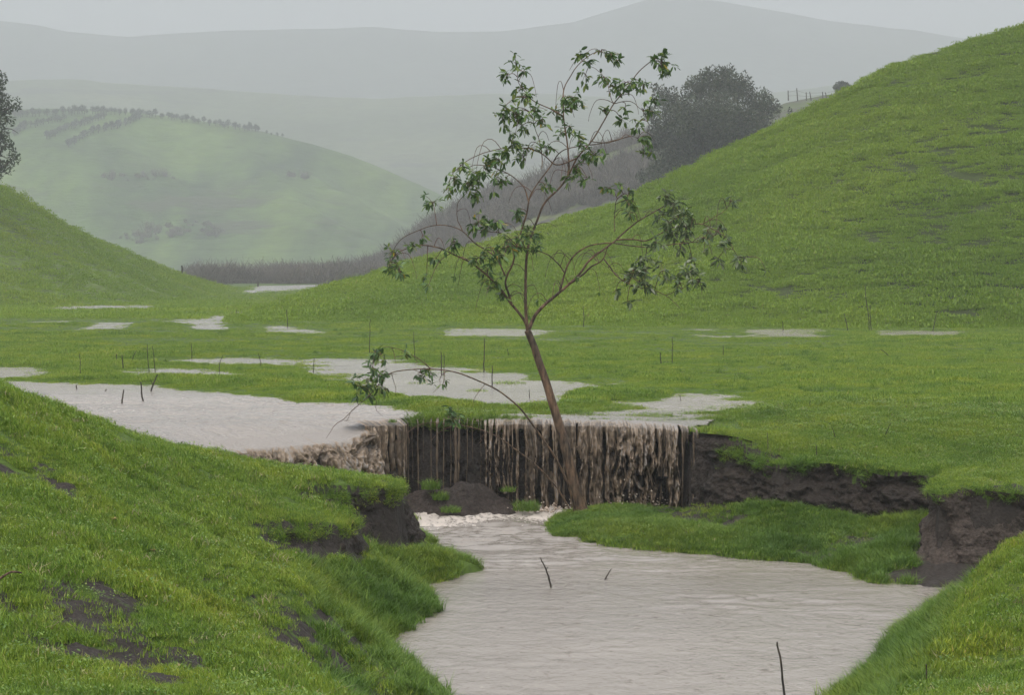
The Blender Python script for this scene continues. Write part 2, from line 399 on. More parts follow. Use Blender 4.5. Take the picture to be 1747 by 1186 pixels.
# bare places: pixel, distance, radius (m)
BARE = [(150, 1062, 9.8, .35), (235, 1085, 9.6, .42), (300, 1110, 9.6, .28), (100, 1120, 9.1, .2), (60, 780, 12.9, .22), (110, 815, 12.6, .25), (140, 838, 12.4, .18), (15, 795, 12.4, .14),
        (395, 840, 15.4, .14), (390, 1015, 11.8, .18), (480, 1010, 13.2, .15), (210, 1030, 10.4, .15), (590, 1085, 13.1, .7), (620, 1130, 12.9, .7), (560, 1140, 12.3, .7), (600, 1050, 13.6, .2), (520, 1120, 11.4, .24), (470, 1090, 11.5, .18),
        (20, 1050, 9.4, .12), (270, 1150, 8.8, .2), (650, 960, 17.6, .3), (600, 925, 17.0, .3), (520, 925, 15.6, .3), (450, 925, 15.0, .16), (620, 980, 16.6, .12), (640, 900, 17.8, .3), (670, 880, 18.6, .4), (690, 900, 19.6, .3), (720, 935, 19.3, .12), (560, 870, 17.1, .25),
        (1220, 900, 20.8, .25), (1255, 890, 20.6, .16), (1430, 905, 19.4, .42), (1390, 915, 19.4, .25), (1480, 890, 19.5, .3), (1300, 900, 20.2, .12),
        (1650, 940, 17.8, 1.0), (1600, 970, 17.9, .7), (1640, 985, 17.7, .8), (1570, 975, 17.9, .35), (1700, 900, 17.9, .6), (1560, 990, 18.0, .22), (1730, 1010, 12.6, .22), (1715, 1030, 12.3, .16), (1700, 950, 15.5, .12), (1010, 880, 22.0, .1), (1760, 860, 18, .5), (1300, 850, 21.0, .2)]
BARE = [(*WD(a, b, c)[:2], r * (1.5 if c > 19 else 1.3 if c > 12 else 1.7)) for a, b, c, r in BARE]

POOL_PX = [(697, 880), (712, 910), (765, 945), (828, 972), (722, 1000), (752, 1043), (655, 1098), (700, 1140), (757, 1186), (790, 1260), (800, 1500), (1350, 1500), (1390, 1260), (1435, 1186), (1500, 1135), (1500, 1105), (1555, 1068), (1622, 1014), (1645, 1004), (1560, 1000), (1490, 996),
           (1440, 976), (1370, 962), (1300, 955), (1180, 946), (1055, 936), (985, 920), (940, 914), (928, 900), (940, 888), (962, 876), (1010, 873), (1080, 874), (1150, 872), (1185, 866), (1200, 855), (1190, 845), (900, 845), (700, 845), (600, 845), (640, 868), (680, 872)]
POOL = np.array([WZ(a, b, WL)[:2] for a, b in POOL_PX])
LEFT_LIP = np.array([p for p in LIP[7:]] + [(-3.35, 18.9)])
def lip_drop(x, y):
    d, _ = sdist(LEFT_LIP, x, y, False)
    px = x / np.maximum(y, 1) * F + 873.5
    return .17 * (1 - sst(0, .85, d)) * (1 - sst(575, 655, px))
def H(x, y, want=False):
    """ground height"""
    x = np.asarray(x, float); y = np.asarray(y, float)
    near = (y < 34) & (np.abs(x) < 14)
    plain = 0.035 + 0.035 * fbm(x * .35, y * .35, o=3, seed=3) + 0.02 * fbm(x * 2.2, y * 2.2, o=3, seed=5)
    plain = plain + np.where(y > 60, 0.03 * fbm(x * .1, y * .1, o=2, seed=8), 0)
    z = plain.copy(); bare = np.zeros_like(x); edge = np.full(x.shape, -9.0)
    if near.any():
        xn, yn = x[near], y[near]
        u = f_up(xn, yn)
        w = (1 - sst(24, 33, yn)) * (1 - sst(9, 13, np.abs(xn)))
        z[near] = np.where(w > 0, u * w + plain[near] * (1 - w), plain[near])
        up_rough = 0.035 * fbm(xn * 1.6, yn * 1.6, o=4, seed=11) + 0.028 * fbm(xn * 5, yn * 5, o=4, seed=12, g=.6)
        z[near] += up_rough * np.where(yn < 19.5, 1.4, 0.9)
        jx = xn + 0.05 * fbm(xn * 4, yn * 4, o=3, seed=21); jy = yn + 0.05 * fbm(xn * 4, yn * 4, o=3, seed=22)
        sd_, ps = sdist(GP, jx, jy)
        wd = np.interp(ps, np.arange(len(GW)), GW)
        s = sst(-0.15, 1.0, sd_ / wd)
        lo = f_lo(xn, yn); lo = lo + 0.03 * fbm(xn * 2.5, yn * 2.5, o=4, seed=31) * sst(-1.2, -.9, lo) + 0.012 * fbm(xn * 9, yn * 9, o=2, seed=32)
        pd, _ = sdist(POOL, xn + .05 * fbm(xn * 3, yn * 3, o=3, seed=35), yn + .05 * fbm(xn * 3, yn * 3, o=3, seed=36))
        wet = np.minimum(lo, WL - .02 - .3 * sst(0, .7, pd))
        dry = np.maximum(lo, WL + .03 * sst(0, .1, -pd) + .10 * sst(0.05, .6, -pd))
        lo = np.where(pd > 0, wet, np.where(yn < 23.4, dry, lo))
        lo = np.clip(lo, -1.6, np.maximum(z[near] + .05, -1.6))
        z[near] = z[near] * (1 - s) + lo * s
        edge[near] = sd_
        sharp = (wd < .1) & (sd_ > -.01) & (sd_ < .16)
        bare[near] = np.where(sharp | ((sd_ > -.03) & (sd_ < .5) & (yn > 19.5) & (xn > -3.4) & (xn < 2.1)), 1.0, 0)
        for bx, by, r in BARE:
            d = np.hypot(xn - bx, yn - by) / r
            bare[near] = np.maximum(bare[near], np.clip(1.0 - d + 1.1 * fbm(xn * 5, yn * 5, o=4, seed=44), 0, 1))
        pxn = xn / np.maximum(yn, 1) * F + 873.5; blk = (pxn > 1562) & (pxn < 1720) & (yn > 17.3) & (yn < 18.9) & (z[near] < -.35) & (z[near] > WL - .1) & (xn > 0)
        bare[near] = np.where(blk, 1.0, bare[near])
        rocky = bare[near] > .3
        z[near] += np.where(rocky, .045 * fbm(xn * 9, yn * 9, o=4, seed=47, g=.65) - .01, 0)
    # hollows that hold the flood water
    for k, P in PONDS.items():
        lo_, hi_ = P.min(0) - 3, P.max(0) + 3
        m = (x > lo_[0]) & (x < hi_[0]) & (y > lo_[1]) & (y < hi_[1]) & (edge < 0.02)
        if not m.any(): continue
        D = y[m]; sc = np.clip(D / 24.0, 1, 3)
        d, _ = sdist(P, x[m], y[m])
        d = d + (0.70 * fbm(x[m] * .9 / sc, y[m] * .7 / sc, o=6, seed=61, g=.65) + .13) * np.where(y[m] < 40, sc, 1.2) - np.where(y[m] < 40, 0, .62)
        bed = np.where(d > 0, -0.032 * sst(0, 1.1, d / sc) - 0.001, 0.0) + 0.021 * fbm(x[m] * 2.2, y[m] * 2.2, o=4, seed=62) * sst(23.2, 24.2, y[m])
        k_ = sst(-.45, .12, d / sc)
        z[m] = z[m] * (1 - k_) + np.minimum(z[m], bed) * k_
        if k == 'left_stream': z[m] -= .05 * sst(0, .6, d) + np.where(lip_drop(x[m], y[m]) > 0, 1.25 * lip_drop(x[m], y[m]), 0)
    if want: return z, bare, edge
    return z

def axis(a, b, step, lo, hi, grow=1.06, mx=60):
    v = list(np.arange(a, b + 1e-6, step)); s = step; p = v[-1]
    while p < hi: s = min(s * grow, mx); p += s; v.append(p)
    s = step; p = v[0]; pre = []
    while p > lo: s = min(s * grow, mx); p -= s; pre.append(p)
    return np.array(pre[::-1] + v)
gx = axis(-5.4, 5.4, 0.035, -900, 900, 1.03); gy = axis(8.0, 24.5, 0.035, -10, 2200, 1.007)
XX, YY = np.meshgrid(gx, gy)
ZZ, BB, EE = H(XX.ravel(), YY.ravel(), True)
ZZ = np.where(np.hypot(XX.ravel(), YY.ravel()) > 110, np.minimum(ZZ, .05), ZZ)
ground = link_mesh('ground', np.c_[XX.ravel(), YY.ravel(), ZZ], grid_faces(len(gy), len(gx)), M_ground)
at = ground.data.attributes.new('bare', 'FLOAT', 'POINT'); at.data.foreach_set('value', BB.astype(np.float32))
tag(ground, kind='structure')
print('ground verts', len(ZZ))

# ------------------------------------------------------------------ earth faces of the cuts
def earth_face(name, top, bot, mat, amp=.06, seed=1, back=.0, step=.022, lean=0.0):
    """crumbling face between a top edge and a foot line"""
    top = np.array(top, float); bot = np.array(bot, float)
    def res(P, n):
        d = np.r_[0, np.cumsum(np.linalg.norm(np.diff(P[:, :2], axis=0), axis=1))]
        t = np.linspace(0, d[-1], n); return np.stack([np.interp(t, d, P[:, i]) for i in range(3)], 1)
    L = np.linalg.norm(np.diff(top[:, :2], axis=0), axis=1).sum(); n = max(8, int(L / step)); hgt = np.abs(top[:, 2] - bot[:, 2].mean()).max() if len(top) else 1
    m = max(8, int(hgt / step) + 4)
    T, Bt = res(top, n), res(bot, n)
    tang = np.gradient(T[:, :2], axis=0); tang /= np.linalg.norm(tang, axis=1)[:, None] + 1e-9
    nrm = np.c_[tang[:, 1], -tang[:, 0]]
    out = (Bt - T)[:, :2].mean(0)
    if (nrm.mean(0) @ np.array([0, -1.0])) < 0: nrm = -nrm
    v = np.linspace(0, 1, m)[:, None, None]
    P = T[None] * (1 - v) + Bt[None] * v
    x, y, z = P[..., 0], P[..., 1], P[..., 2]
    vv = v[..., 0]
    d = amp * (1.2 * fbm(x * 2.3, y * 2.3, z * 2.0, 3, seed) + 1.2 * fbm(x * 7, y * 7, z * 8, 4, seed + 5, .6) + .5 * fbm(x * 26, y * 26, z * 30, 2, seed + 9))
    d = d + lean * vv - .05 * np.exp(-((vv - .22) / .2) ** 2) - back
    P = P.copy(); P[..., 0] += nrm[None, :, 0] * d; P[..., 1] += nrm[None, :, 1] * d
    P[..., 2] += .02 * fbm(x * 5, y * 5, z * 5, 2, seed + 3) * (vv > 0)
    return link_mesh(name, P.reshape(-1, 3), grid_faces(m, n), mat)

lipw = [np.r_[p, -.05 - 1.3 * float(lip_drop(np.array([p[0]]), np.array([p[1]]))[0])] for p in LIP]
o = earth_face('gully_wall', [p + np.array([0, .17, 0]) for p in lipw], [np.r_[p[0] * 1.0, p[1] + .20, -1.4] for p in LIP], M_wall, .07, 3, .0)
tag(o, kind='structure')
def low(P, dz=.03): q = WD(*P); q[2] -= dz; return q
c1t = [low((1190, 742, 22.0))] + [low(p) for p in CL1[::-1]] + [low((1625, 808, 20.0))]
c1b = [WD(1188, 868, 21.8), WD(1225, 864, 21.3), WD(1265, 858, 21.1), WD(1300, 856, 20.9), WD(1335, 862, 20.7), WD(1370, 872, 20.6), WD(1420, 880, 20.5), WD(1480, 895, 20.3), WD(1530, 892, 20.1), WD(1560, 886, 20.0), WD(1625, 884, 19.9)]
for q in c1b: q[2] -= .06
tag(earth_face('cut_bank', c1t, c1b, M_soil, .085, 13, -.08), kind='structure')
c2t = [low((1620, 812, 19.7)), low((1594, 832, 18.9))] + [low(p) for p in CL2[::-1][2:]]
c2b = [WD(1590, 930, 18.6), WD(1572, 985, 18.05), WZ(1600, 1003, -1.12), WZ(1640, 1006, -1.14), WZ(1720, 1004, -1.14), WZ(1850, 1000, -1.14), WZ(2000, 1000, -1.14)]
tag(earth_face('cut_bank', c2t, c2b, M_soil2, .06, 23, -.07), kind='structure')
c3t = [np.array([-1.3, 20.1, -.26])] + [WZ(a, b + 4, z - .02) for a, b, z in HEAD_TOP]
c3b = [WD(693, 872, 20.4), WD(703, 897, 20.2), WD(718, 922, 19.9), WD(700, 940, 19.3), WD(655, 967, 18.6), WD(620, 945, 17.9), WD(585, 908, 17.3)]
for q in c3b: q[2] -= .05
tag(earth_face('cut_bank', c3t, c3b, M_soil, .07, 33, -.05), kind='structure')
c4t = [WZ(a, b + 4, z - .02) for a, b, z in HEAD_TOP2[1:]]
c4b = [WD(600, 908, 17.0), WD(622, 938, 16.9), WD(600, 948, 16.6), WD(550, 950, 16.0), WD(490, 940, 15.6), WD(432, 926, 15.2)]
tag(earth_face('cut_bank', c4t, c4b, M_soil, .05, 43, -.05), kind='structure')

cst = [WD(1196, 739, 21.5), WD(1225, 741, 21.35), WD(1255, 745, 21.3), WD(1285, 752, 21.25)]
csb = [WD(1196, 768, 21.5), WD(1225, 770, 21.35), WD(1255, 770, 21.3), WD(1285, 765, 21.25)]
tag(earth_face('cut_bank', cst, csb, M_soil, .035, 53, -.09), kind='structure')
# slumped earth below the fall
def mound():
    c = WZ(792, 872, -1.1); nx, ny = 150, 80
    X, Y = np.meshgrid(np.linspace(-1.0, 1.0, nx), np.linspace(-.55, .75, ny))
    def bmp(cx, cy, rx, ry, h): return h * np.exp(-(((X - cx) / rx) ** 2 + ((Y - cy) / ry) ** 2))
    Z = bmp(.06, .2, .34, .35, .38) + bmp(-.42, .25, .3, .3, .22) + bmp(.5, .2, .25, .3, .16) + bmp(-.75, .3, .3, .25, .16) + bmp(-.1, -.1, .3, .25, .10)
    gx_, gy_ = X + c[0], Y + c[1] + .35
    Z = Z * (1 + .35 * fbm(X * 4, Y * 4, o=3, seed=51)) + .05 * fbm(X * 7, Y * 7, o=4, seed=52) + .015 * fbm(X * 25, Y * 25, o=2, seed=54) - .1
    ed = np.clip(1 - np.maximum(np.abs(X) / 1.0, np.abs((Y - .1) / .65)), 0, 1)
    Z = Z * sst(0, .2, ed) - .22 * (1 - sst(0, .2, ed)) 
    o = link_mesh('earth_mound', np.c_[X.ravel(), Y.ravel(), Z.ravel()], grid_faces(ny, nx), M_clod)
    o.location = (WZ(792, 872, -1.04)[0], 22.95, -1.04)
    tag(o, 'slumped heap of dark crumbly earth at the foot of the waterfall', 'earth mound')
    return o
md = mound()

# ------------------------------------------------------------------ water
def water_sheet(name, x0, x1, y0, y1, step, z, mat, amp, foam=None, keep=None, ys=None, extra=None):
    xs = np.arange(x0, x1, step); yv = np.arange(y0, y1, ys or step)
    X, Y = np.meshgrid(xs, yv); x, y = X.ravel(), Y.ravel()
    Z = z + amp * (fbm(x * 3, y * 5, o=4, seed=71) + .5 * fbm(x * 11, y * 15, o=3, seed=72))
    if extra is not None: Z = Z + extra(x, y)
    Fq = grid_faces(len(yv), len(xs))
    if keep is not None:
        k = keep(x, y); Fq = Fq[k[Fq].all(1)]
        used = np.zeros(len(x), bool); used[Fq.ravel()] = True; idx = np.cumsum(used) - 1
        x, y, Z = x[used], y[used], Z[used]; Fq = idx[Fq]
    o = link_mesh(name, np.c_[x, y, Z], Fq, mat)
    a = o.data.attributes.new('foam', 'FLOAT', 'POINT')
    a.data.foreach_set('value', (np.zeros(len(x)) if foam is None else foam(x, y)).astype(np.float32))
    return tag(o, kind='structure')
def pool_foam(x, y):
    f = .42 * sst(21.2, 23.0, y) + .28 * sst(19.0, 22.2, y) * (.6 + 1.2 * fbm(x * 1.2, y * .7, o=4, seed=74))
    f = f + .16 * np.exp(-((y - 18.9) / .35) ** 2) * (x > 1.6) + .2 * np.exp(-(((x - 3.4) / .7) ** 2 + ((y - 17.9) / .25) ** 2)) + .25 * np.exp(-(((x + .9) / .5) ** 2 + ((y - 22.0) / .4) ** 2))
    return f + .08 * fbm(x, y * 2, o=3, seed=75)
def pool_extra(x, y):
    t = sst(18.5, 22.0, y)
    rid = 1 - np.abs(fbm(x * 2.2, y * 3.4, o=4, seed=77)) * 2
    return .045 * t * rid + .012 * (1 - t) * (rid - .4) * sst(-.35, .3, fbm(x * .5, y * .9, o=2, seed=79)) + .03 * sst(21.9, 22.8, y) * fbm(x * 9, y * 9, o=3, seed=78) - .02 * t
water_sheet('water', -4.2, 7.0, 5.0, 23.8, .03, WL, M_pool, .0035, pool_foam, extra=pool_extra)

# flood water over the plain (each sheet keeps inside its own hollow)
lipx = np.array([p[0] for p in LIP])[::-1]; lipy = np.array([p[1] for p in LIP])[::-1]
def behind_lip(x, y, off=0.0):
    s, _ = sdist(GP, x, y); return s < off
for pi_, (k, P) in enumerate(PONDS.items()):
    lo_, hi_ = P.min(0), P.max(0); far = lo_[1] > 40; g = 2.6 if far else .8
    st = .22 if far else .05
    if lo_[1] > 150: st = .8
    if k == 'lip_pool': g = .5
    def kp(x, y, P=P, g=g):
        d, _ = sdist(P, x, y); return (d > -g) & behind_lip(x, y, -.02) & ~((x / y * F + 873.5 > 1190) & (x > 0) & (y < 24) & ((y < 22.7) | ((d < -.10) & (H(x, y) < .012))))
    if k in ('left_stream', 'lip_pool'):
        fm = (lambda x, y: .16 + .12 * fbm(x, y, o=2, seed=79)) 
        ex = (lambda x, y: (.03 * (1 - 2 * np.abs(fbm(x * 2.6, y * 3.6, o=4, seed=80))) - .01) * (1 - sst(26, 30, y)) * sst(.25, .8, sdist(LEFT_LIP, x, y, False)[0])- lip_drop(x, y) - .05 * (1 - sst(.05, .42, sdist(LEFT_LIP, x, y, False)[0])) * (1 - sst(600, 660, x / y * F + 873.5))) if k == 'left_stream' else (lambda x, y: .006 * fbm(x * 8, y * 8, o=3, seed=80))
        water_sheet('flood_water', lo_[0] - g, hi_[0] + g, lo_[1] - g, hi_[1] + g, .035, .002 + pi_ * .003, M_flood, .004, fm, kp, extra=ex)
    else:
        water_sheet('flood_water', lo_[0] - g, hi_[0] + g, lo_[1] - g, hi_[1] + g, st, .001 + pi_ * .0011, M_flood, 0, (lambda x, y: .14 + 0 * x), kp)

# ------------------------------------------------------------------ waterfall
def lip_at(x):
    return np.interp(x, lipx, lipy)
lipP = np.array(LIP)[::-1]                                    # left to right
lipS = np.r_[0, np.cumsum(np.linalg.norm(np.diff(lipP, axis=0), axis=1))]
def lip_pt(s):
    p = np.stack([np.interp(s, lipS, lipP[:, 0]), np.interp(s, lipS, lipP[:, 1])], -1)
    q = np.stack([np.interp(s + .15, lipS, lipP[:, 0]), np.interp(s + .15, lipS, lipP[:, 1])], -1); r = np.stack([np.interp(s - .15, lipS, lipP[:, 0]), np.interp(s - .15, lipS, lipP[:, 1])], -1)
    t = q - r; t /= np.linalg.norm(t, axis=-1, keepdims=True) + 1e-9
    return p, np.stack([t[..., 1], -t[..., 0]], -1)          # outward normal (towards the camera)
def s_of_px(px):
    tx = (px - 873.5) / F
    ss = np.linspace(0, lipS[-1], 3000); p, _ = lip_pt(ss); return ss[np.argmin(np.abs(p[:, 0] / p[:, 1] - tx))]
fall = empty('waterfall', (float(LIP[4][0]), float(LIP[4][1]), -1.04))
tag(fall, 'brown muddy waterfall pouring over the dark earth ledge in many streams', 'waterfall')
def fpar(o):
    o.parent = fall; o.matrix_parent_inverse = Matrix.Translation(fall.location).inverted(); return o
def fall_profile(t, throw):
    """t 0..1 -> (outward, z): over the lip, then down"""
    a = np.clip(t / .16, 0, 1); b = np.clip((t - .16) / .84, 0, 1)
    out = -.14 + .17 * a + throw * np.sqrt(b) * 1.0
    z = .012 - .05 * a ** 3 - 1.05 * b ** 1.05
    return out, z
def put_attr(o, name, val):
    a = o.data.attributes.new(name, 'FLOAT', 'POINT'); a.data.foreach_set('value', np.asarray(val, np.float32).ravel())
def curtain(name, s0, s1, throw, zb, seed, lump=.03, res=.009):
    ns = int((s1 - s0) / res); nt = 130
    S, T = np.meshgrid(np.linspace(s0, s1, ns), np.linspace(0, 1, nt))
    p, n = lip_pt(S)
    a = np.clip(T / .14, 0, 1); b = np.clip((T - .14) / .86, 0, 1)
    o = -.50 + .52 * a + throw * b ** .6; z = -.012 + .022 * sst(0, .09, T) - lip_drop(p[..., 0] - n[..., 0] * -o * 1.0, p[..., 1] - n[..., 1] * -o * 1.0) - .04 * a ** 2 - 1.0 * b ** 1.15
    z = np.maximum(z, zb)
    g = sst(.08, .5, T); wx = .35 * fbm(S * 3, T * 3, o=2, seed=seed + 9); wy = .35 * fbm(S * 3 + 9, T * 3, o=2, seed=seed + 8)
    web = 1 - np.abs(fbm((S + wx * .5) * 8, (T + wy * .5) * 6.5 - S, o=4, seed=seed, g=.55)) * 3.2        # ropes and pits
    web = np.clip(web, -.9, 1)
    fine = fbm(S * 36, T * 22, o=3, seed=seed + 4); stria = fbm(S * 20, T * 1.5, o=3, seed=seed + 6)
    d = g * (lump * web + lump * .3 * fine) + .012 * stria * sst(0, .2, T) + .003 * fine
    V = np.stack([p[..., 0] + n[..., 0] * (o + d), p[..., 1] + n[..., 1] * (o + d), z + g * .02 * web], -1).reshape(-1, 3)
    ob = link_mesh(name, V, grid_faces(nt, ns), M_fall); put_attr(ob, 'aer_shade', .5 + (.5 * web * g + .25 * fine + .25 * stria) + .8 * (1 - sst(.04, .3, T))); return fpar(ob)  # ropes painted paler, pits darker; pale top is flood colour plus lip highlight
curtain('water_curtain', s_of_px(303), s_of_px(634), .24, -1.2, 201, .055)
def streams(name, specs, px0, px1, seed, film=.16, zb=-1.13, res=.0065):
    """a sheet that breaks into ropes: each spec = (px, width px, depth m, lumpiness)"""
    s0, s1 = s_of_px(px0), s_of_px(px1); ns = int((s1 - s0) / res); nt = 150
    S, T = np.meshgrid(np.linspace(s0, s1, ns), np.linspace(0, 1, nt)); p, n = lip_pt(S)
    if px0 > 800: n = np.stack([0 * S, -1 + 0 * S], -1)
    S0 = S; S = S + .035 * fbm(S * 5 + 3, T * 2.6, o=3, seed=seed + 70) * sst(.05, .5, T)
    D = np.zeros_like(S) - .02; A = np.zeros_like(S)
    for i, (px, w, dep, lu) in enumerate(specs):
        c = s_of_px(px); hw = w * PXW / 2; r_ = np.random.default_rng(seed + i); ph = r_.uniform(0, 50)
        cc = c + hw * (.9 * lu + .15) * fbm(T * 3.2 + ph, T * 0 + ph, o=3, seed=seed + i) * sst(.05, .5, T) + r_.uniform(-.3, .3) * hw * T ** 2
        ww = hw * (1.15 - .25 * sst(.1, .5, T)) * (1 + (.25 + .9 * lu) * fbm(T * (5 + 3 * lu) + ph, T * 0 + ph * 2, o=3, seed=seed + i + 40) * sst(.1, .45, T))
        lu = min(.95, lu + .12)
        q = (S - cc) / np.maximum(ww, .002); m = np.abs(q) < 1
        prof = np.sqrt(np.clip(1 - q * q, 0, 1))
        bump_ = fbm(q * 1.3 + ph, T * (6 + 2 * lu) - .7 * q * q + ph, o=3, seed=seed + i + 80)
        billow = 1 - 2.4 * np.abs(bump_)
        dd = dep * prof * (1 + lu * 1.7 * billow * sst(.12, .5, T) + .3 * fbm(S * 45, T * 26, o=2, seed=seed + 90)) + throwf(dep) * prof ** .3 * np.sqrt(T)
        aer_shade = .45 + .45 * lu * billow + .35 * fbm(S * 40, T * 9, o=3, seed=seed + 91) + .1 * (i % 3 - 1)  # billow crests painted lighter, their hollows darker, with random flecks
        up = m & (dd > D); D = np.where(up, dd, D); A = np.where(up, aer_shade, A)
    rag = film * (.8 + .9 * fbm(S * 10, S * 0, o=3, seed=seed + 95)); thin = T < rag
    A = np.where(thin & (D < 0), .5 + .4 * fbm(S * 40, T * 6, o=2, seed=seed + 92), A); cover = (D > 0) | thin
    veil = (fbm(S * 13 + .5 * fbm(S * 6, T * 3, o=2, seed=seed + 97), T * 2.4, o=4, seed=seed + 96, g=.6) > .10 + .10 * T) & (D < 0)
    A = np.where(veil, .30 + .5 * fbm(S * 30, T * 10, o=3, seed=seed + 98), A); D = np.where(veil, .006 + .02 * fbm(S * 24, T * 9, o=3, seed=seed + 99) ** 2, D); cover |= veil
    D = np.where(D < 0, .0, D); a = np.clip(T / .13, 0, 1); b = np.clip((T - .13) / .87, 0, 1)
    o = -.38 + .41 * a ** .9; z = .012 - .05 * a ** 3 - 1.08 * b ** 1.03
    g = sst(.03, .2, T); o = o + .07 * fbm(S0 * 2.6, S0 * 0, o=4, seed=77) * sst(.0, .12, T); z = z - .035 * np.abs(fbm(S0 * 4.5, S0 * 0, o=4, seed=78)) * sst(.03, .14, T)
    V = np.stack([p[..., 0] + n[..., 0] * (o + D * g), p[..., 1] + n[..., 1] * (o + D * g), np.maximum(z, zb) - .02 * (1 - sst(0, .03, T))], -1).reshape(-1, 3); A = A + .7 * (1 - sst(.03, .13, T))  # top edge paler: flood colour and a painted lip highlight
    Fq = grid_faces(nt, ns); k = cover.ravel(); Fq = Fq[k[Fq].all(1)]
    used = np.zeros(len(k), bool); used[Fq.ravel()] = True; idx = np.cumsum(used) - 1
    ob = link_mesh(name, V[used], idx[Fq], M_fall); put_attr(ob, 'aer_shade', A.ravel()[used]); return fpar(ob)
def throwf(dep): return .35 * dep
PXW = 23.2 / F
streams('water_curtain', [(630, 18, .05, .35), (645, 12, .04, .3), (655, 11, .045, .3), (665, 10, .04, .25), (676, 9, .035, .25), (684, 3, .02, .5)], 618, 690, 700, .3)
streams('water_curtain', [(867, 7, .03, .8), (874, 3, .02, .5), (882, 6, .04, .5), (903, 18, .035, .25), (898, 6, .05, .6), (913, 4, .03, .7), (930, 14, .045, .5), (926, 5, .06, .6), (946, 10, .04, .55), (961, 4, .03, .7),
         (978, 9, .035, .6), (995, 17, .045, .35), (991, 5, .06, .6), (1016, 24, .045, .35), (1009, 6, .065, .6), (1024, 8, .06, .6), (1040, 18, .05, .6), (1036, 6, .08, .7), (1060, 27, .08, .9), (1056, 10, .11, .9), (1084, 28, .09, .9), (1078, 9, .12, .9), (1107, 27, .09, .9), (1101, 9, .13, .9)], 862, 1124, 720, .20)
streams('water_curtain', [(1127, 6, .04, .9), (1147, 25, .07, .8), (1153, 12, .12, .8), (1144, 8, .10, .9), (1164, 5, .05, .6), (1183, 8, .035, .6), (1188, 2.5, .03, .8)], 1116, 1192, 760, .2)
# ragged short spouts that break before reaching the ground
streams('water_curtain', [(1092, 12, .09, .9), (1126, 15, .06, .9), (1136, 10, .05, .8)], 1084, 1144, 780, .3, zb=-.58)
# muddy splashing mass running over the middle of the wall
streams('water_curtain', [(820, 2, .02, .5), (828, 5, .06, .9), (838, 9, .10, .95), (850, 11, .12, .95), (860, 7, .08, .9)], 812, 868, 800, .16, zb=-.85)
def thread(px, wpx, bot, seed, lu=.5):
    nt = 80; m = 7; T = np.linspace(0, 1, nt); s = s_of_px(px); p, n = lip_pt(np.full(nt, s)); tdir = np.stack([-n[:, 1], n[:, 0]], -1)
    a = np.clip(T / .13, 0, 1); b = np.clip((T - .13) / .87, 0, 1); o = -.30 + .34 * a + .03 * b; z = .012 - .05 * a ** 3 - 1.08 * b
    sway = .012 * fbm(T * 4 + seed, T * 0 + seed, o=3, seed=seed) * sst(.1, .5, T)
    w = wpx * PXW / 2 * (1 + lu * 1.6 * fbm(T * 16 + seed, T * 0, o=3, seed=seed + 1)); th = np.linspace(0, 6.283, m, endpoint=False)
    x = p[:, 0] + n[:, 0] * o + tdir[:, 0] * sway; y_ = p[:, 1] + n[:, 1] * o
    k = z > bot
    V = np.stack([x[k][:, None] + np.cos(th) * w[k][:, None], y_[k][:, None] + np.sin(th) * w[k][:, None] * .8, np.repeat(z[k][:, None], m, 1)], -1).reshape(-1, 3)
    ob = link_mesh('stream', V, grid_faces(int(k.sum()), m, True), M_fall); put_attr(ob, 'aer_shade', np.full(len(V), .48)); return fpar(ob)
for i, (px, w, bt) in enumerate([(694, 1.5, -1.1), (701, 1.0, -.7), (712, 3.0, -1.0), (722, 1.0, -.5), (735, 1.4, -.95), (746, 5, -.86), (757, 2.4, -.85), (769, 1.3, -.8), (777, 5.5, -.80), (783, 4, -.8), (797, 1.5, -.75), (806, 1.0, -.5), (1038, 1.5, -1.1), (1174, 2, -1.1), (951, 1.6, -1.1)]):
    thread(px, w, bt, 900 + i * 3, .6 if w < 5 else .35)
# splash lumps where the streams land
def splash(c, n, rx, ry, h, seed):
    r_ = np.random.default_rng(seed); V = []; Fc = []
    base = np.array([(1, 0, 0), (-1, 0, 0), (0, 1, 0), (0, -1, 0), (0, 0, 1), (0, 0, -1)], float); bf = [(0, 2, 4), (2, 1, 4), (1, 3, 4), (3, 0, 4), (2, 0, 5), (1, 2, 5), (3, 1, 5), (0, 3, 5)]
    for i in range(n):
        a = r_.normal(0, .5, 2); q = c + np.array([a[0] * rx, a[1] * ry, abs(r_.normal(0, .45)) ** 1.5 * h]); s = r_.uniform(.003, .012) * (1 if q[2] > c[2] + .05 else 2.0)
        b = len(V); V += list(q + base * s * r_.uniform(.7, 1.4, 3)); Fc += [(x + b, y + b, z + b) for x, y, z in bf]
    return np.array(V), np.array(Fc)
M_foam = NT('muddy_foam'); M_foam.pbr((0.42, 0.34, 0.27), .5); M_foam = M_foam.m
V, Fc = splash(np.array([1.6, 22.75, WL + .01]), 500, .7, .18, .22, 5); tag(fpar(link_mesh('splash', V, Fc, M_foam)), kind='stuff')
V, Fc = splash(np.array([.45, 23.0, WL + .01]), 120, .5, .15, .15, 6); tag(fpar(link_mesh('splash', V, Fc, M_foam)), kind='stuff')

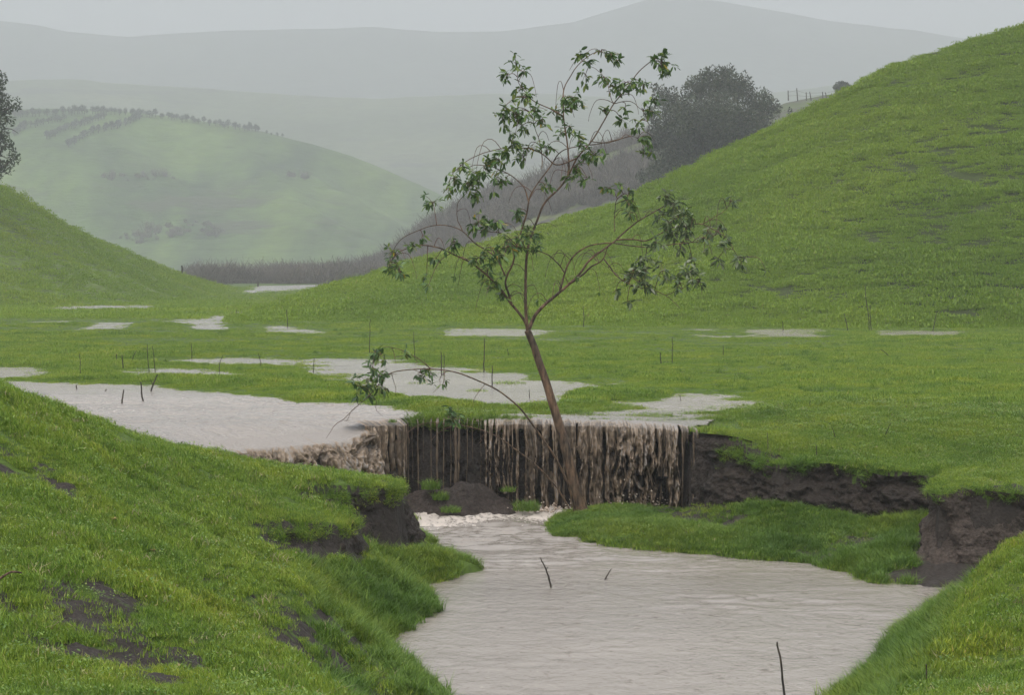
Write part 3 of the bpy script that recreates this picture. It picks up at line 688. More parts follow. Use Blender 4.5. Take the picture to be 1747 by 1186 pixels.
# ------------------------------------------------------------------ hills
def res_line(L, pxs):
    L = np.array(L, float); o_ = np.argsort(L[:, 0]); L = L[o_]
    return np.stack([np.interp(pxs, L[:, 0], L[:, 1]), np.interp(pxs, L[:, 0], L[:, 2])], 1)
def hill(name, foot, crest, mat, n, m, amp, freq, back=(40, -6), pw=1.3, fz=-.35, mid=None, seed=1, aniso=(1, 1), skew=0):
    """foot: (px, D) on the plain; crest: (px, py, D)"""
    foot = sorted(foot); crest = sorted(crest)
    p0, p1 = crest[0][0], crest[-1][0]
    pxs = np.linspace(p0, p1, n)
    fD = np.interp(pxs, [a[0] for a in foot], [a[1] for a in foot])
    cr = res_line(crest, pxs)
    k = np.ones(9) / 9
    dx, dz = ray(pxs, cr[:, 0]); C = np.stack([dx * cr[:, 1], cr[:, 1], CAM_H + dz * cr[:, 1]], 1)
    Fp = np.stack([dx * fD, fD, np.full(n, fz)], 1)
    t = np.linspace(0, 1, m)[:, None]; tb = np.linspace(0, 1, max(6, m // 4))[1:, None]
    f = 1.15 * t ** pw - .15 * t ** 4
    X = Fp[:, 0] * (1 - t) + C[:, 0] * t; Y = Fp[:, 1] * (1 - t) + C[:, 1] * t
    Z = fz + (C[:, 2] - fz) * f
    Xb = C[:, 0] * (1 + tb * .12); Yb = C[:, 1] + back[0] * tb; Zb = C[:, 2] + (back[1]) * tb ** 1.3
    X = np.r_[X, Xb]; Y = np.r_[Y, Yb]; Z = np.r_[Z, Zb]
    tt = np.r_[t, 1 + tb] + 0 * X
    w = sst(0, .12, tt)
    Z = Z + w * amp * fbm(X * freq * aniso[0] + Y * skew, Y * freq * aniso[1], o=5, seed=seed, g=.55)
    if mid is not None: Z = Z + mid(X, Y, tt)
    o = link_mesh(name, np.stack([X, Y, Z], -1).reshape(-1, 3), grid_faces(X.shape[0], n), mat)
    tag(o, kind='structure')
    return o, np.stack([X, Y, Z], -1)

def hill_mat(name, green, brown, s1, s2, bright=1.25, rot=0.0, amt=.62, fold=0):
    t = NT(name)
    a = t.noise(s1, 6, t.pos((1, 1, 1.6))); b = t.noise(s2, 6, t.pos((.5, .8, 2.2), (0, rot, 0)), .65); c = t.noise(s2 * 5, 4)
    g = t.ramp(a, [(0.3, tuple(v * .7 for v in green)), (0.55, green), (0.75, (green[0] * bright * 1.15, green[1] * bright, green[2] * bright))])
    g = t.mix(1.0, g, t.ramp(c, [(0.3, .7), (0.7, 1.25)]), 'MULTIPLY')
    if fold:
        fd = t.noise(fold, 5, t.pos((1.0, .22, .5), (0, 0, .55)), .6, .4); g = t.mix(1.0, g, t.ramp(fd, [(0.34, (.42, .48, .58)), (0.5, (1, 1, 1)), (0.66, (1.5, 1.38, 1.1))]), 'MULTIPLY')
    col_ = t.mix(t.ramp(b, [(amt, 0.0), (amt + .07, 1.0)]), g, brown)
    nb = t.bump(b, .35 / s2 * .5, .6); nb = t.bump(c, .04 / s2, .6, nb)
    t.pbr(col_, .85, nb, .2); return t.m
M_hillr = hill_mat('grassy_hillside', (0.036, 0.050, 0.010), (0.035, 0.036, 0.022), .12, .9, amt=.64)
M_hilll = hill_mat('misty_hillside', (0.085, 0.125, 0.022), (0.055, 0.055, 0.035), .09, .5)
M_hillm = hill_mat('green_far_hill', (0.070, 0.118, 0.028), (0.050, 0.060, 0.030), .014, .035, amt=.60, fold=.035)
M_brushhill = hill_mat('brown_green_slope', (0.075, 0.095, 0.032), (0.060, 0.050, 0.045), .05, .25, amt=.52)
M_ridge = hill_mat('far_ridge', (0.085, 0.105, 0.050), (0.05, 0.055, 0.04), .010, .03, amt=.56)
M_ridge2 = hill_mat('farthest_ridge', (0.06, 0.07, 0.05), (0.04, 0.045, 0.035), .006, .02)

def terr(X, Y, T):   # cattle terraces along the slope
    return sst(.05, .2, T) * (.09 * fbm(X * .35 + Y * .15, Y * 2.2 + X * .2, o=3, seed=92) + .06 * fbm(X * 1.3, Y * 1.6, o=3, seed=93))
RC = [(395, 549, 66), (430, 540, 71), (470, 522, 75), (520, 503, 78), (560, 492, 79), (600, 479, 80), (640, 467, 81), (700, 449, 82), (760, 433, 83), (830, 418, 83.5), (880, 400, 84), (930, 385, 84), (1000, 362, 85), (1060, 345, 85), (1100, 326, 85), (1150, 301, 84.5), (1210, 270, 84),
      (1280, 238, 83.5), (1350, 202, 83), (1420, 170, 82.5), (1480, 140, 82), (1530, 110, 82), (1560, 99, 82), (1600, 88, 81.5), (1650, 73, 81), (1680, 62, 81), (1747, 46, 81), (1850, 5, 81), (2000, -60, 82), (2350, -190, 84)]
hr, HR = hill('hill', [(395, 62), (430, 64.5), (470, 62.5), (600, 60.5), (900, 59), (1300, 57.5), (1747, 56.5), (2350, 56)], RC, M_hillr, 420, 190, .22, .12, (50, -6), 1.25, mid=terr, seed=90)
LC = [(-500, 120, 108), (-250, 215, 112), (-100, 272, 116), (0, 316, 118), (50, 345, 121), (100, 378, 124), (160, 408, 128), (200, 425, 131), (250, 447, 135), (300, 465, 140), (350, 479, 147), (390, 488, 155), (430, 492, 165)]
hl, HL = hill('hill', [(-500, 84), (0, 88), (100, 89), (200, 93), (300, 103), (370, 125), (430, 150)], LC, M_hilll, 260, 130, .4, .08, (60, -10), 1.35, mid=lambda X, Y, T: .12 * sst(.05, .2, T) * fbm(X * .5, Y * 1.5, o=3, seed=94), seed=91)
MC = [(-400, 205, 400), (-200, 190, 400), (0, 190, 400), (60, 186, 405), (130, 184, 410), (200, 186, 410), (300, 198, 412), (380, 211, 414), (450, 225, 415), (520, 244, 416), (600, 268, 416), (660, 292, 415), (740, 326, 410), (800, 352, 400), (860, 390, 380), (920, 430, 350), (980, 455, 330)]
def gull(X, Y, T):
    g = sst(.02, .4, T) * (1 - sst(.8, 1.0, T))
    u = X + (Y - 500) * .55
    return g * (11.0 * fbm(u * .014 + 4.3, Y * .004, o=3, seed=95) + 3.0 * fbm(u * .05, Y * .012, o=3, seed=98) - 1.0)
MC = [(a, b, c * 1.6) for a, b, c in MC]
hm, HM = hill('hill', [(-400, 500), (980, 505)], MC, M_hillm, 300, 120, 1.4, .018, (200, -30), 1.3, mid=gull, seed=96)
R1 = [(-500, 130, 1150), (0, 139, 1150), (60, 133, 1150), (150, 135, 1150), (250, 142, 1150), (400, 155, 1150), (520, 162, 1150), (640, 165, 1150), (860, 164, 1150), (1100, 165, 1150), (1300, 152, 1150), (1400, 146, 1150), (1500, 138, 1150), (1747, 140, 1150), (2300, 150, 1150)]
r1, HR1 = hill('ridge', [(-500, 750), (2300, 750)], R1, M_ridge, 300, 60, 3.0, .012, (200, -30), 1.2, seed=97, fz=-1)
R2 = [(-500, 20, 1850), (-100, 28, 1850), (0, 34, 1850), (60, 40, 1850), (110, 50, 1850), (220, 61, 1850), (330, 55, 1850), (460, 50, 1850), (640, 44, 1850), (740, 52, 1850), (850, 53, 1850), (980, 36, 1850), (1060, 12, 1850), (1110, -2, 1850), (1220, 0, 1850), (1300, 14, 1850), (1420, 36, 1850), (1560, 52, 1850), (1680, 70, 1850), (1747, 80, 1850), (2300, 90, 1850)]
r2, _ = hill('ridge', [(-500, 1300), (2300, 1300)], R2, M_ridge2, 220, 40, 3.0, .008, (200, -30), 1.1, seed=99, fz=-2)
BC = [(560, 474, 240), (620, 466, 225), (660, 448, 215), (700, 418, 205), (760, 372, 200), (830, 338, 195), (900, 312, 192), (980, 280, 190), (1060, 250, 188), (1120, 232, 186), (1180, 222, 186), (1260, 205, 186), (1340, 172, 186), (1400, 162, 186), (1460, 158, 186), (1560, 150, 186), (1747, 120, 186), (2000, 100, 186)]
BC = [(a, b, c * 1.45) for a, b, c in BC]
hb, HB = hill('hill', [(560, 290), (640, 260), (760, 215), (900, 190), (1200, 175), (2000, 170)], BC, M_brushhill, 240, 90, .5, .06, (80, -12), 1.15, seed=100)
def on_grid(G, px, t):
    """point on a hill grid at photo column px and fraction t from foot to crest"""
    m = G.shape[0]; c = np.argmin(np.abs(G[0, :, 0] / G[0, :, 1] - (px - 873.5) / F)); r = int(t)
    return G[r, c]

# ------------------------------------------------------------------ scatter by instancing (grass, brush)
def scatter(name, P, scale, rotz, tilt, protos, label, cat, wts=None):
    """one object: points with instanced tufts"""
    me = bpy.data.meshes.new(name); me.vertices.add(len(P)); me.vertices.foreach_set('co', np.asarray(P, np.float32).ravel())
    for an, ty, dt in (('sc', 'FLOAT', scale), ('idx', 'INT', rng.choice(len(protos), len(P), p=np.array(wts or [1.0] * len(protos)) / sum(wts or [1.0] * len(protos))))):
        a = me.attributes.new(an, ty, 'POINT'); a.data.foreach_set('value', np.asarray(dt, np.float32 if ty == 'FLOAT' else np.int32))
    a = me.attributes.new('rot', 'FLOAT_VECTOR', 'POINT')
    a.data.foreach_set('vector', np.c_[tilt, rotz].astype(np.float32).ravel())
    ob = bpy.data.objects.new(name, me); col.objects.link(ob)
    g = bpy.data.node_groups.new(name + '_nodes', 'GeometryNodeTree')
    g.interface.new_socket('Geometry', in_out='INPUT', socket_type='NodeSocketGeometry'); g.interface.new_socket('Geometry', in_out='OUTPUT', socket_type='NodeSocketGeometry')
    gi = g.nodes.new('NodeGroupInput'); go = g.nodes.new('NodeGroupOutput')
    ip = g.nodes.new('GeometryNodeInstanceOnPoints'); gt = g.nodes.new('GeometryNodeGeometryToInstance')
    for p in protos[::-1]:
        oi = g.nodes.new('GeometryNodeObjectInfo'); oi.inputs['Object'].default_value = p; oi.inputs['As Instance'].default_value = True
        g.links.new(oi.outputs['Geometry'], gt.inputs[0])
    ip.inputs['Pick Instance'].default_value = True
    def attr(n, ty):
        a = g.nodes.new('GeometryNodeInputNamedAttribute'); a.data_type = ty; a.inputs[0].default_value = n
        return [s for s in a.outputs if s.enabled and s.name == 'Attribute'][0]
    g.links.new(gi.outputs[0], ip.inputs['Points']); g.links.new(gt.outputs[0], ip.inputs['Instance'])
    g.links.new(attr('idx', 'INT'), ip.inputs['Instance Index']); g.links.new(attr('sc', 'FLOAT'), ip.inputs['Scale'])
    g.links.new(attr('rot', 'FLOAT_VECTOR'), ip.inputs['Rotation'])
    g.links.new(ip.outputs[0], go.inputs[0])
    m = ob.modifiers.new('scatter', 'NODES'); m.node_group = g
    tag(ob, label, cat, kind='stuff'); return ob
def proto(name, V, Fc, mat):
    o = link_mesh(name, V, Fc, mat, smooth=False); col.objects.unlink(o); return o
def tuft(name, nb, rad, h0, h1, wid, bend, mat, seed, seg=3):
    r = np.random.default_rng(seed)
    V = []; Fc = []
    for i in range(nb):
        a = r.uniform(0, 6.283); q = rad * math.sqrt(r.uniform()); bx, by = q * math.cos(a), q * math.sin(a)
        h = r.uniform(h0, h1) * (1 - .25 * q / rad); d = r.uniform(0, 6.283); bn = bend * r.uniform(.2, 1.1) * h
        w = wid * r.uniform(.7, 1.3); pd = d + 1.57 + r.uniform(-.6, .6); b = len(V)
        for k in range(seg):
            t = k / seg; x = bx + math.cos(d) * bn * t * t; y = by + math.sin(d) * bn * t * t; z = h * (t - .25 * bend * t * t) - .01; ww = w * (1 - .6 * t) / 2
            V += [(x - math.cos(pd) * ww, y - math.sin(pd) * ww, z), (x + math.cos(pd) * ww, y + math.sin(pd) * ww, z)]
        V.append((bx + math.cos(d) * bn, by + math.sin(d) * bn, h * (1 - .25 * bend)))
        for k in range(seg - 1): Fc.append((b + 2 * k, b + 2 * k + 1, b + 2 * k + 3, b + 2 * k + 2))
        Fc.append((b + 2 * seg - 2, b + 2 * seg - 1, b + 2 * seg))
    return proto(name, V, Fc, mat)
t_near = [tuft('grass_tuft_source', 80, .10, .014, .040, .004, .9, M_grass, 500 + i) for i in range(5)]
t_near += [tuft('grass_tuft_source', 45, .06, .02, .066, .0045, 1.0, M_grass_dark if i == 0 else M_grass, 510 + i) for i in range(2)]
def rosette(name, seed, n=9):
    r = np.random.default_rng(seed); V = []; Fc = []
    for i in range(n):
        a = r.uniform(0, 6.28); L = r.uniform(.009, .02); w = L * .6; b = np.array([r.normal(0, .03), r.normal(0, .03), r.uniform(.008, .04)]); d = np.array([math.cos(a), math.sin(a), r.uniform(.1, .7)]); s_ = np.array([-math.sin(a), math.cos(a), 0]); k = len(V)
        V += [b, b + d * L * .45 - s_ * w / 2, b + d * L, b + d * L * .45 + s_ * w / 2]; Fc.append((k, k + 1, k + 2, k + 3))
    return proto(name, V, Fc, M_weed)
M_weed = leafy('broad_weed_leaf', [(0, (0.06, 0.12, 0.02)), (.6, (0.12, 0.20, 0.03)), (.9, (.19, .26, .05)), (1, (.22, .17, .07))], .3)
M_straw = leafy('dead_straw', [(0, (0.16, 0.13, 0.06)), (1, (0.30, 0.25, 0.13))], .1)
t_near += [rosette('weed_source', 560, 16), tuft('straw_source', 9, .10, .03, .07, .004, 1.6, M_straw, 561)]
t_long = [tuft('grass_tuft_source', 60, .07, .06, .16, .006, 1.1, M_grass_dark, 520 + i) for i in range(3)]
t_mid = [tuft('grass_tuft_source', 70, .22, .03, .085, .012, .8, M_grass, 530 + i, 2) for i in range(5)]
t_far = [tuft('grass_tuft_source', 60, .5, .05, .13, .035, .7, M_grass_hill, 540 + i, 2) for i in range(5)]

def in_view(x, y, pad=330):
    px = x / y * F + 873.5; return (px > -pad) & (px < 1747 + pad)
def tilt0(n, a): return rng.normal(0, a, (n, 2))
# near ground
N = 550000
y = rng.uniform(7.2, 26, N) ; x = (rng.uniform(-330, 2077, N) - 873.5) / F * y
keep = rng.uniform(size=N) < (y / 26) ; x, y = x[keep], y[keep]
z, ba, ed = H(x, y, True)
e = .05; gz = np.hypot(H(x + e, y) - z, H(x, y + e) - z) / e
inp = np.zeros(len(x), bool)
for k_, P_ in PONDS.items():
    if P_[:, 1].min() < 30: inp |= sdist(P_, x, y)[0] > -.5
wat = np.where(ed > 0, WL + .004, np.where(inp, .004, -9))
dn = fbm(x * 3.2, y * 3.2, o=3, seed=601); cl = fbm(x * .7, y * .7, o=2, seed=602); hf = fbm(x * 7.5, y * 7.5, o=3, seed=603)
ok = (z > wat + rng.normal(0, 1, len(z)) * np.where(inp, .020, .010)) & (gz < 1.6) & ((ba + .35 * dn < .42) | ((rng.uniform(size=len(z)) < .10) & (gz < .9) & ~((y > 17.2) & (y < 19) & (x > 3.4)))) & (dn > -.40 - .25 * (y > 19)) & (hf > -.36 - .3 * (y > 19)) & ~((ed > .02) & (ed < .1) & (gz > .8))
x, y, z, ed, dn, cl = [v[ok] for v in (x, y, z, ed, dn, cl)]
long = (ed > .2) & (z < -.45) & (rng.uniform(size=len(z)) < .4)
sc = (0.70 + .45 * rng.uniform(size=len(z)) + .75 * dn) * np.where(y > 19, 1.0, .95)
sc = np.clip(sc * (1 + .35 * cl), .35, 1.6)
P = np.c_[x, y, z]
s_ = ~long
n_ = s_.sum(); print('near grass', n_, long.sum())
scatter('grass', P[s_], sc[s_], rng.uniform(0, 6.28, n_), tilt0(n_, .15), t_near, 'short bright green wet grass covering the banks near the camera', 'grass', [1] * 7 + [1.1, .35])
P2 = P[long]; n_ = len(P2)
scatter('bank_grass', P2, rng.uniform(.6, 1.15, n_) * np.where(P2[:, 1] > 21, .45, np.where(P2[:, 1] > 19, .8, 1)), rng.uniform(0, 6.28, n_), tilt0(n_, .2), t_long, 'longer darker grass on the low slopes inside the gully beside the brown pool', 'grass')
# drooping fringe along the cut edges
fr = []
LIPG = [(x_, y_ - 2, .0) for x_, y_ in LIP_PX if 680 < x_ < 910]
for L, nn in ((LIPG, 300), (CL1, 420), (CL2, 260), (HEAD_TOP, 260), (HEAD_TOP2, 260)):
    Q = np.array([(WD if p[2] > 5 else WZ)(*p) for p in L]); d = np.r_[0, np.cumsum(np.linalg.norm(np.diff(Q, axis=0), axis=1))]
    t = rng.uniform(0, d[-1], nn); q = np.stack([np.interp(t, d, Q[:, k]) for k in range(3)], 1)
    dens = fbm(t * 2.2, t * 0, o=2, seed=int(nn)); q = q[dens > -.35]; 
    q[:, :2] += rng.normal(0, .035, (len(q), 2)); q[:, 2] -= np.abs(rng.normal(0, .05, len(q))) + .005; fr.append(q)
fr = np.concatenate(fr); n_ = len(fr)
tl = np.c_[rng.uniform(.5, 1.5, n_), rng.normal(0, .3, n_)]
scatter('edge_grass', fr, rng.uniform(.5, 1.1, n_), rng.normal(0, .4, n_), tl, t_near[4:7] + t_long[:1], 'grass drooping over the raw edges of the cut banks', 'grass')
# plain
N = 155000
y = 1 / rng.uniform(1 / 75, 1 / 24.5, N); x = (rng.uniform(-330, 2077, N) - 873.5) / F * y
z = H(x, y); dn = fbm(x * .9, y * .9, o=3, seed=611); d2 = fbm(x * .22, y * .35, o=2, seed=612)
ok = (z > .004 + rng.normal(0, .018, N)) & (dn > -.75)
sd_, _ = sdist(GP, x, y); ok &= sd_ < -.05
lowb = np.clip((z - .0) / .05, .5, 1)
P = np.c_[x, y, z][ok]; n_ = len(P)
sc = np.clip((.62 + .5 * dn + .35 * d2)[ok] * lowb[ok] * (1 + rng.uniform(-.2, .3, n_)), .22, 1.5)
scatter('meadow_grass', P, sc, rng.uniform(0, 6.28, n_), tilt0(n_, .1), t_mid, 'bright green tussocky grass on the flooded flat meadow beyond the ledge', 'grass')
print('mid grass', n_)
N = 11500
y = 1 / rng.uniform(1 / 190, 1 / 70, N); x = (rng.uniform(-330, 1000, N) - 873.5) / F * y
z = H(x, y); ok = z > .004
P = np.c_[x, y, z][ok]; n_ = len(P)
scatter('far_meadow_grass', P, rng.uniform(.4, 1.1, n_), rng.uniform(0, 6.28, n_), tilt0(n_, .1), t_far, 'pale misty grass on the valley floor far up the meadow', 'grass')
N = 1200
y = 1 / rng.uniform(1 / 58, 1 / 25, N); x = (rng.uniform(-330, 2077, N) - 873.5) / F * y
z = H(x, y); tu = fbm(x * .35, y * .5, o=3, seed=615); ok = (z > .02) & (tu > .12) & (sdist(GP, x, y)[0] < -.3)
P = np.c_[x, y, z][ok]; n_ = len(P)
scatter('tussocks', P, rng.uniform(.5, 1.3, n_), rng.uniform(0, 6.28, n_), tilt0(n_, .2), t_long, 'darker coarse tussocks dotted over the flat meadow', 'grass')
# hills
def hill_scatter(name, G, N, rows, seed, label, s0, s1, thr=-.5, fa=(.6, .9), hole=.20):
    r = np.random.default_rng(seed); m, n = G.shape[:2]
    u = r.uniform(0, n - 1.01, N); v = r.uniform(0, rows, N); i, j = v.astype(int), u.astype(int); a, b = (v - i)[:, None], (u - j)[:, None]
    P = (G[i, j] * (1 - a) + G[i + 1, j] * a) * (1 - b) + (G[i, j + 1] * (1 - a) + G[i + 1, j + 1] * a) * b
    d = fbm(P[:, 0] * fa[0] + P[:, 1] * .3, P[:, 1] * fa[1] + P[:, 0] * .2, o=4, seed=seed + 1); cl = fbm(P[:, 0] * 2.6 + P[:, 2] * .8, P[:, 1] * 4.5 - P[:, 2] * .8, o=3, seed=seed + 2); cl2 = fbm(P[:, 0] * .13, P[:, 1] * .13, o=2, seed=seed + 3)
    ok = (d > thr) & in_view(P[:, 0], P[:, 1]) & (cl < hole + .34 * cl2 + .03)
    P, d = P[ok], d[ok]; k = len(P)
    e = np.clip(r.uniform(s0, s1, k) * (1 + .7 * d), .25 * s0, 2 * s1)
    return scatter(name, P, e, r.uniform(0, 6.28, k), r.normal(0, .12, (k, 2)), t_far, label, 'grass')
hill_scatter('hill_grass', HR, 150000, 189, 620, 'vivid green grass covering the steep hillside on the right', .4, .95, -.6)
hill_scatter('slope_grass', HL, 22000, 129, 630, 'soft green grass on the misty slope at left', .5, 1.2, -.5)

# ------------------------------------------------------------------ tubes
def tube_mesh(paths, sides=7):
    """paths: list of (points Nx3, radii N) -> V, F"""
    V = []; Fc = []
    for pts, rad in paths:
        pts = np.asarray(pts, float); rad = np.asarray(rad, float); n = len(pts)
        tg = np.gradient(pts, axis=0); tg /= np.linalg.norm(tg, axis=1)[:, None] + 1e-9
        ref = np.array([0.13, .97, .2]); u = np.cross(tg, ref); u /= np.linalg.norm(u, axis=1)[:, None] + 1e-9; w = np.cross(tg, u)
        th = np.linspace(0, 2 * np.pi, sides, endpoint=False)
        R = pts[:, None] + rad[:, None, None] * (np.cos(th)[None, :, None] * u[:, None] + np.sin(th)[None, :, None] * w[:, None])
        b = len(V); V += list(R.reshape(-1, 3)); Fc += [tuple(f) for f in (grid_faces(n, sides, True) + b)]
        V.append(pts[-1]); Fc += [(b + (n - 1) * sides + k, b + (n - 1) * sides + (k + 1) % sides, len(V) - 1) for k in range(sides)]
    return np.array(V), Fc
def smooth_path(P, n):
    P = np.asarray(P, float); m = len(P)
    d = np.r_[0, np.cumsum(np.linalg.norm(np.diff(P, axis=0), axis=1) ** .5 + 1e-6)]
    t = np.linspace(0, d[-1], n); out = np.zeros((n, P.shape[1]))
    for i in range(m - 1):                                     # Catmull-Rom
        k = (t >= d[i]) & (t <= d[i + 1] + 1e-9); s = ((t[k] - d[i]) / (d[i + 1] - d[i]))[:, None]
        p0 = P[max(i - 1, 0)]; p1 = P[i]; p2 = P[i + 1]; p3 = P[min(i + 2, m - 1)]
        out[k] = .5 * (2 * p1 + (p2 - p0) * s + (2 * p0 - 5 * p1 + 4 * p2 - p3) * s ** 2 + (3 * p1 - p0 - 3 * p2 + p3) * s ** 3)
    return out
PXM = 22.35 / F      # metres per photo pixel at the tree

# ------------------------------------------------------------------ the leaning tree in the pool
TD = 22.35
tree = empty('tree', tuple(WD(985, 866, TD)))
tag(tree, 'slender leaning tree with drooping leafy branches rooted in front of the waterfall', 'tree')
def tpar(o, parent=None):
    p = parent or tree; o.parent = p; o.matrix_parent_inverse = Matrix.Translation(tree.location).inverted(); return o
ALLB = []   # sampled points on limbs (px, py, off, r)
def limb(pts, r0, r1, off0=0, off1=0, keep=True, wig=1.0):
    P = np.array(pts, float); n = max(8, len(P) * 5)
    Q = smooth_path(P, n); t = np.linspace(0, 1, n)
    off = off0 + (off1 - off0) * t
    Q[:, 0] += wig * fbm(t * 9 + pts[0][0], t * 0 + pts[0][1], o=2, seed=7); Q[:, 1] += wig * fbm(t * 9 + pts[0][1], t * 0, o=2, seed=8)
    W = np.array([WD(a, b, TD + o_) for (a, b), o_ in zip(Q, off)])
    r = (r0 + (r1 - r0) * t ** .6) * PXM * (.72 if r0 < 6 else .9)
    if keep:
        for q, o_, rr in zip(Q, off, r): ALLB.append((q[0], q[1], o_, rr))
    return W, r
trunk = limb([(988, 872), (984, 850), (975, 805), (962, 755), (950, 712), (940, 680), (925, 632), (911, 592), (900, 563)], 12.5, 6.5)
t2 = limb([(1000, 872), (985, 835), (970, 790)], 6, 3)
V, Fc = tube_mesh([trunk, t2], 12); tpar(link_mesh('trunk', V, Fc, M_bark))
LIMBS = [
 (([(901, 565), (893, 545), (870, 516), (854, 493), (833, 471), (804, 448), (774, 434), (748, 422), (719, 419), (695, 424), (677, 433), (666, 447)], 4.2, .8), (0, -.5)),
 (([(901, 566), (898, 545), (896, 510), (897, 470), (900, 430), (907, 400), (916, 376), (929, 346), (954, 321), (969, 300), (984, 270), (1009, 241), (1030, 207), (1047, 177), (1068, 152), (1090, 122), (1115, 101)], 4.6, 1.0), (0, .3)),
 (([(902, 562), (914, 537), (935, 514), (954, 499), (971, 485), (987, 469), (1006, 444), (1032, 424), (1051, 409), (1065, 396), (1089, 377), (1110, 365), (1135, 350)], 5.0, 1.2), (0, .5)),
 (([(874, 521), (868, 500), (863, 484), (866, 469), (875, 450), (882, 419), (889, 396), (899, 365), (902, 346), (906, 332), (918, 313), (939, 285), (954, 262), (975, 252), (1026, 245), (1077, 232)], 3.0, .9), (-.1, -.4)),
 (([(969, 300), (971, 281), (967, 241), (962, 198), (961, 156), (975, 126), (992, 105), (1017, 88), (1034, 90), (1056, 92)], 2.6, .7), (.1, .5)),
 (([(972, 484), (990, 472), (1008, 456), (1025, 446), (1033, 432), (1040, 415)], 3.4, 1.0), (.1, -.2)),
 (([(954, 499), (963, 469), (971, 448), (987, 429), (1006, 419), (1042, 415), (1070, 419), (1112, 422), (1155, 416), (1202, 410), (1223, 398)], 2.6, .8), (0, -.3)),
 (([(1051, 409), (1077, 408), (1103, 410), (1124, 400), (1149, 388), (1179, 384), (1198, 383), (1219, 393), (1242, 408), (1254, 429), (1264, 446)], 2.2, .6), (.3, .2)),
 (([(1198, 383), (1219, 370), (1238, 358), (1248, 341)], 1.2, .6), (.25, .4)),
 (([(1031, 443), (1051, 469), (1075, 485), (1108, 494), (1136, 504), (1160, 526)], 2.0, .6), (0, -.5)),
 (([(1136, 504), (1160, 495), (1176, 485), (1188, 478)], 1.0, .5), (-.4, -.5)),
 (([(963, 466), (952, 450), (938, 437), (919, 428), (900, 423), (878, 419), (856, 424)], 1.8, .9), (0, -.5)),
 (([(984, 270), (950, 281), (924, 262), (899, 253), (857, 253), (823, 262), (797, 275), (772, 296), (764, 318)], 2.0, .7), (.15, -.3)),
 (([(902, 346), (895, 321), (873, 300), (848, 287), (814, 281), (790, 290)], 1.8, .7), (-.3, .1)),
 (([(961, 198), (941, 186), (912, 173), (899, 160), (884, 139), (882, 118), (879, 104)], 1.8, .6), (.2, .4)),
 (([(925, 287), (924, 262), (920, 241), (912, 215), (905, 186), (898, 165)], 1.3, .6), (-.2, 0)),
 (([(862, 471), (846, 440), (827, 424), (809, 414), (789, 395), (763, 385), (738, 385), (708, 395), (683, 410), (670, 431), (664, 450)], 2.2, .6), (-.05, .5)),
 (([(789, 395), (781, 374), (781, 348), (795, 330), (808, 312)], 1.2, .6), (.3, .4)),
 (([(882, 419), (860, 400), (835, 395), (812, 392), (795, 400)], 1.3, .6), (-.2, -.6)),
 (([(1009, 241), (1030, 244), (1050, 240), (1075, 232), (1097, 240)], 1.4, .6), (.1, .6)),
 (([(1047, 177), (1040, 160), (1036, 140), (1018, 118), (1005, 112)], 1.0, .5), (.2, .5)),
 (([(1047, 177), (1070, 172), (1085, 178), (1100, 195), (1108, 215)], 1.1, .5), (.2, 0)),
 (([(1065, 330), (1053, 340), (1049, 360), (1048, 395)], 1.2, .8), (.3, .2)),
 (([(1055, 470), (1035, 455), (1010, 440)], .9, .5), (.1, .4)),
]
for (pts, a, b), (o0, o1) in LIMBS:
    V, Fc = tube_mesh([limb(pts, a, b, o0, o1)], 8); tpar(link_mesh('branch', V, Fc, M_bark))
# two thin stems arching left from the same root
stemA = [(982, 868), (966, 819), (944, 776), (917, 738), (890, 700), (863, 676), (836, 660), (801, 644), (769, 633), (731, 630), (693, 632), (666, 638), (650, 652), (629, 676), (604, 698), (586, 716)]
stemA2 = [(734, 629), (715, 613), (688, 598), (661, 592), (645, 597), (640, 606)]
stemB = [(971, 868), (950, 833), (917, 797), (877, 765), (844, 743), (809, 730), (774, 725), (731, 722), (700, 735), (682, 760)]
V, Fc = tube_mesh([limb(stemA, 3.4, .7, -.1, -1.0)], 8); tpar(link_mesh('arching_stem', V, Fc, M_bark))
V, Fc = tube_mesh([limb(stemA2, 1.3, .5, -.65, -.9)], 7); tpar(link_mesh('branch', V, Fc, M_bark))
V, Fc = tube_mesh([limb(stemB, 2.2, .6, -.1, -.3)], 7); tpar(link_mesh('arching_stem', V, Fc, M_bark))
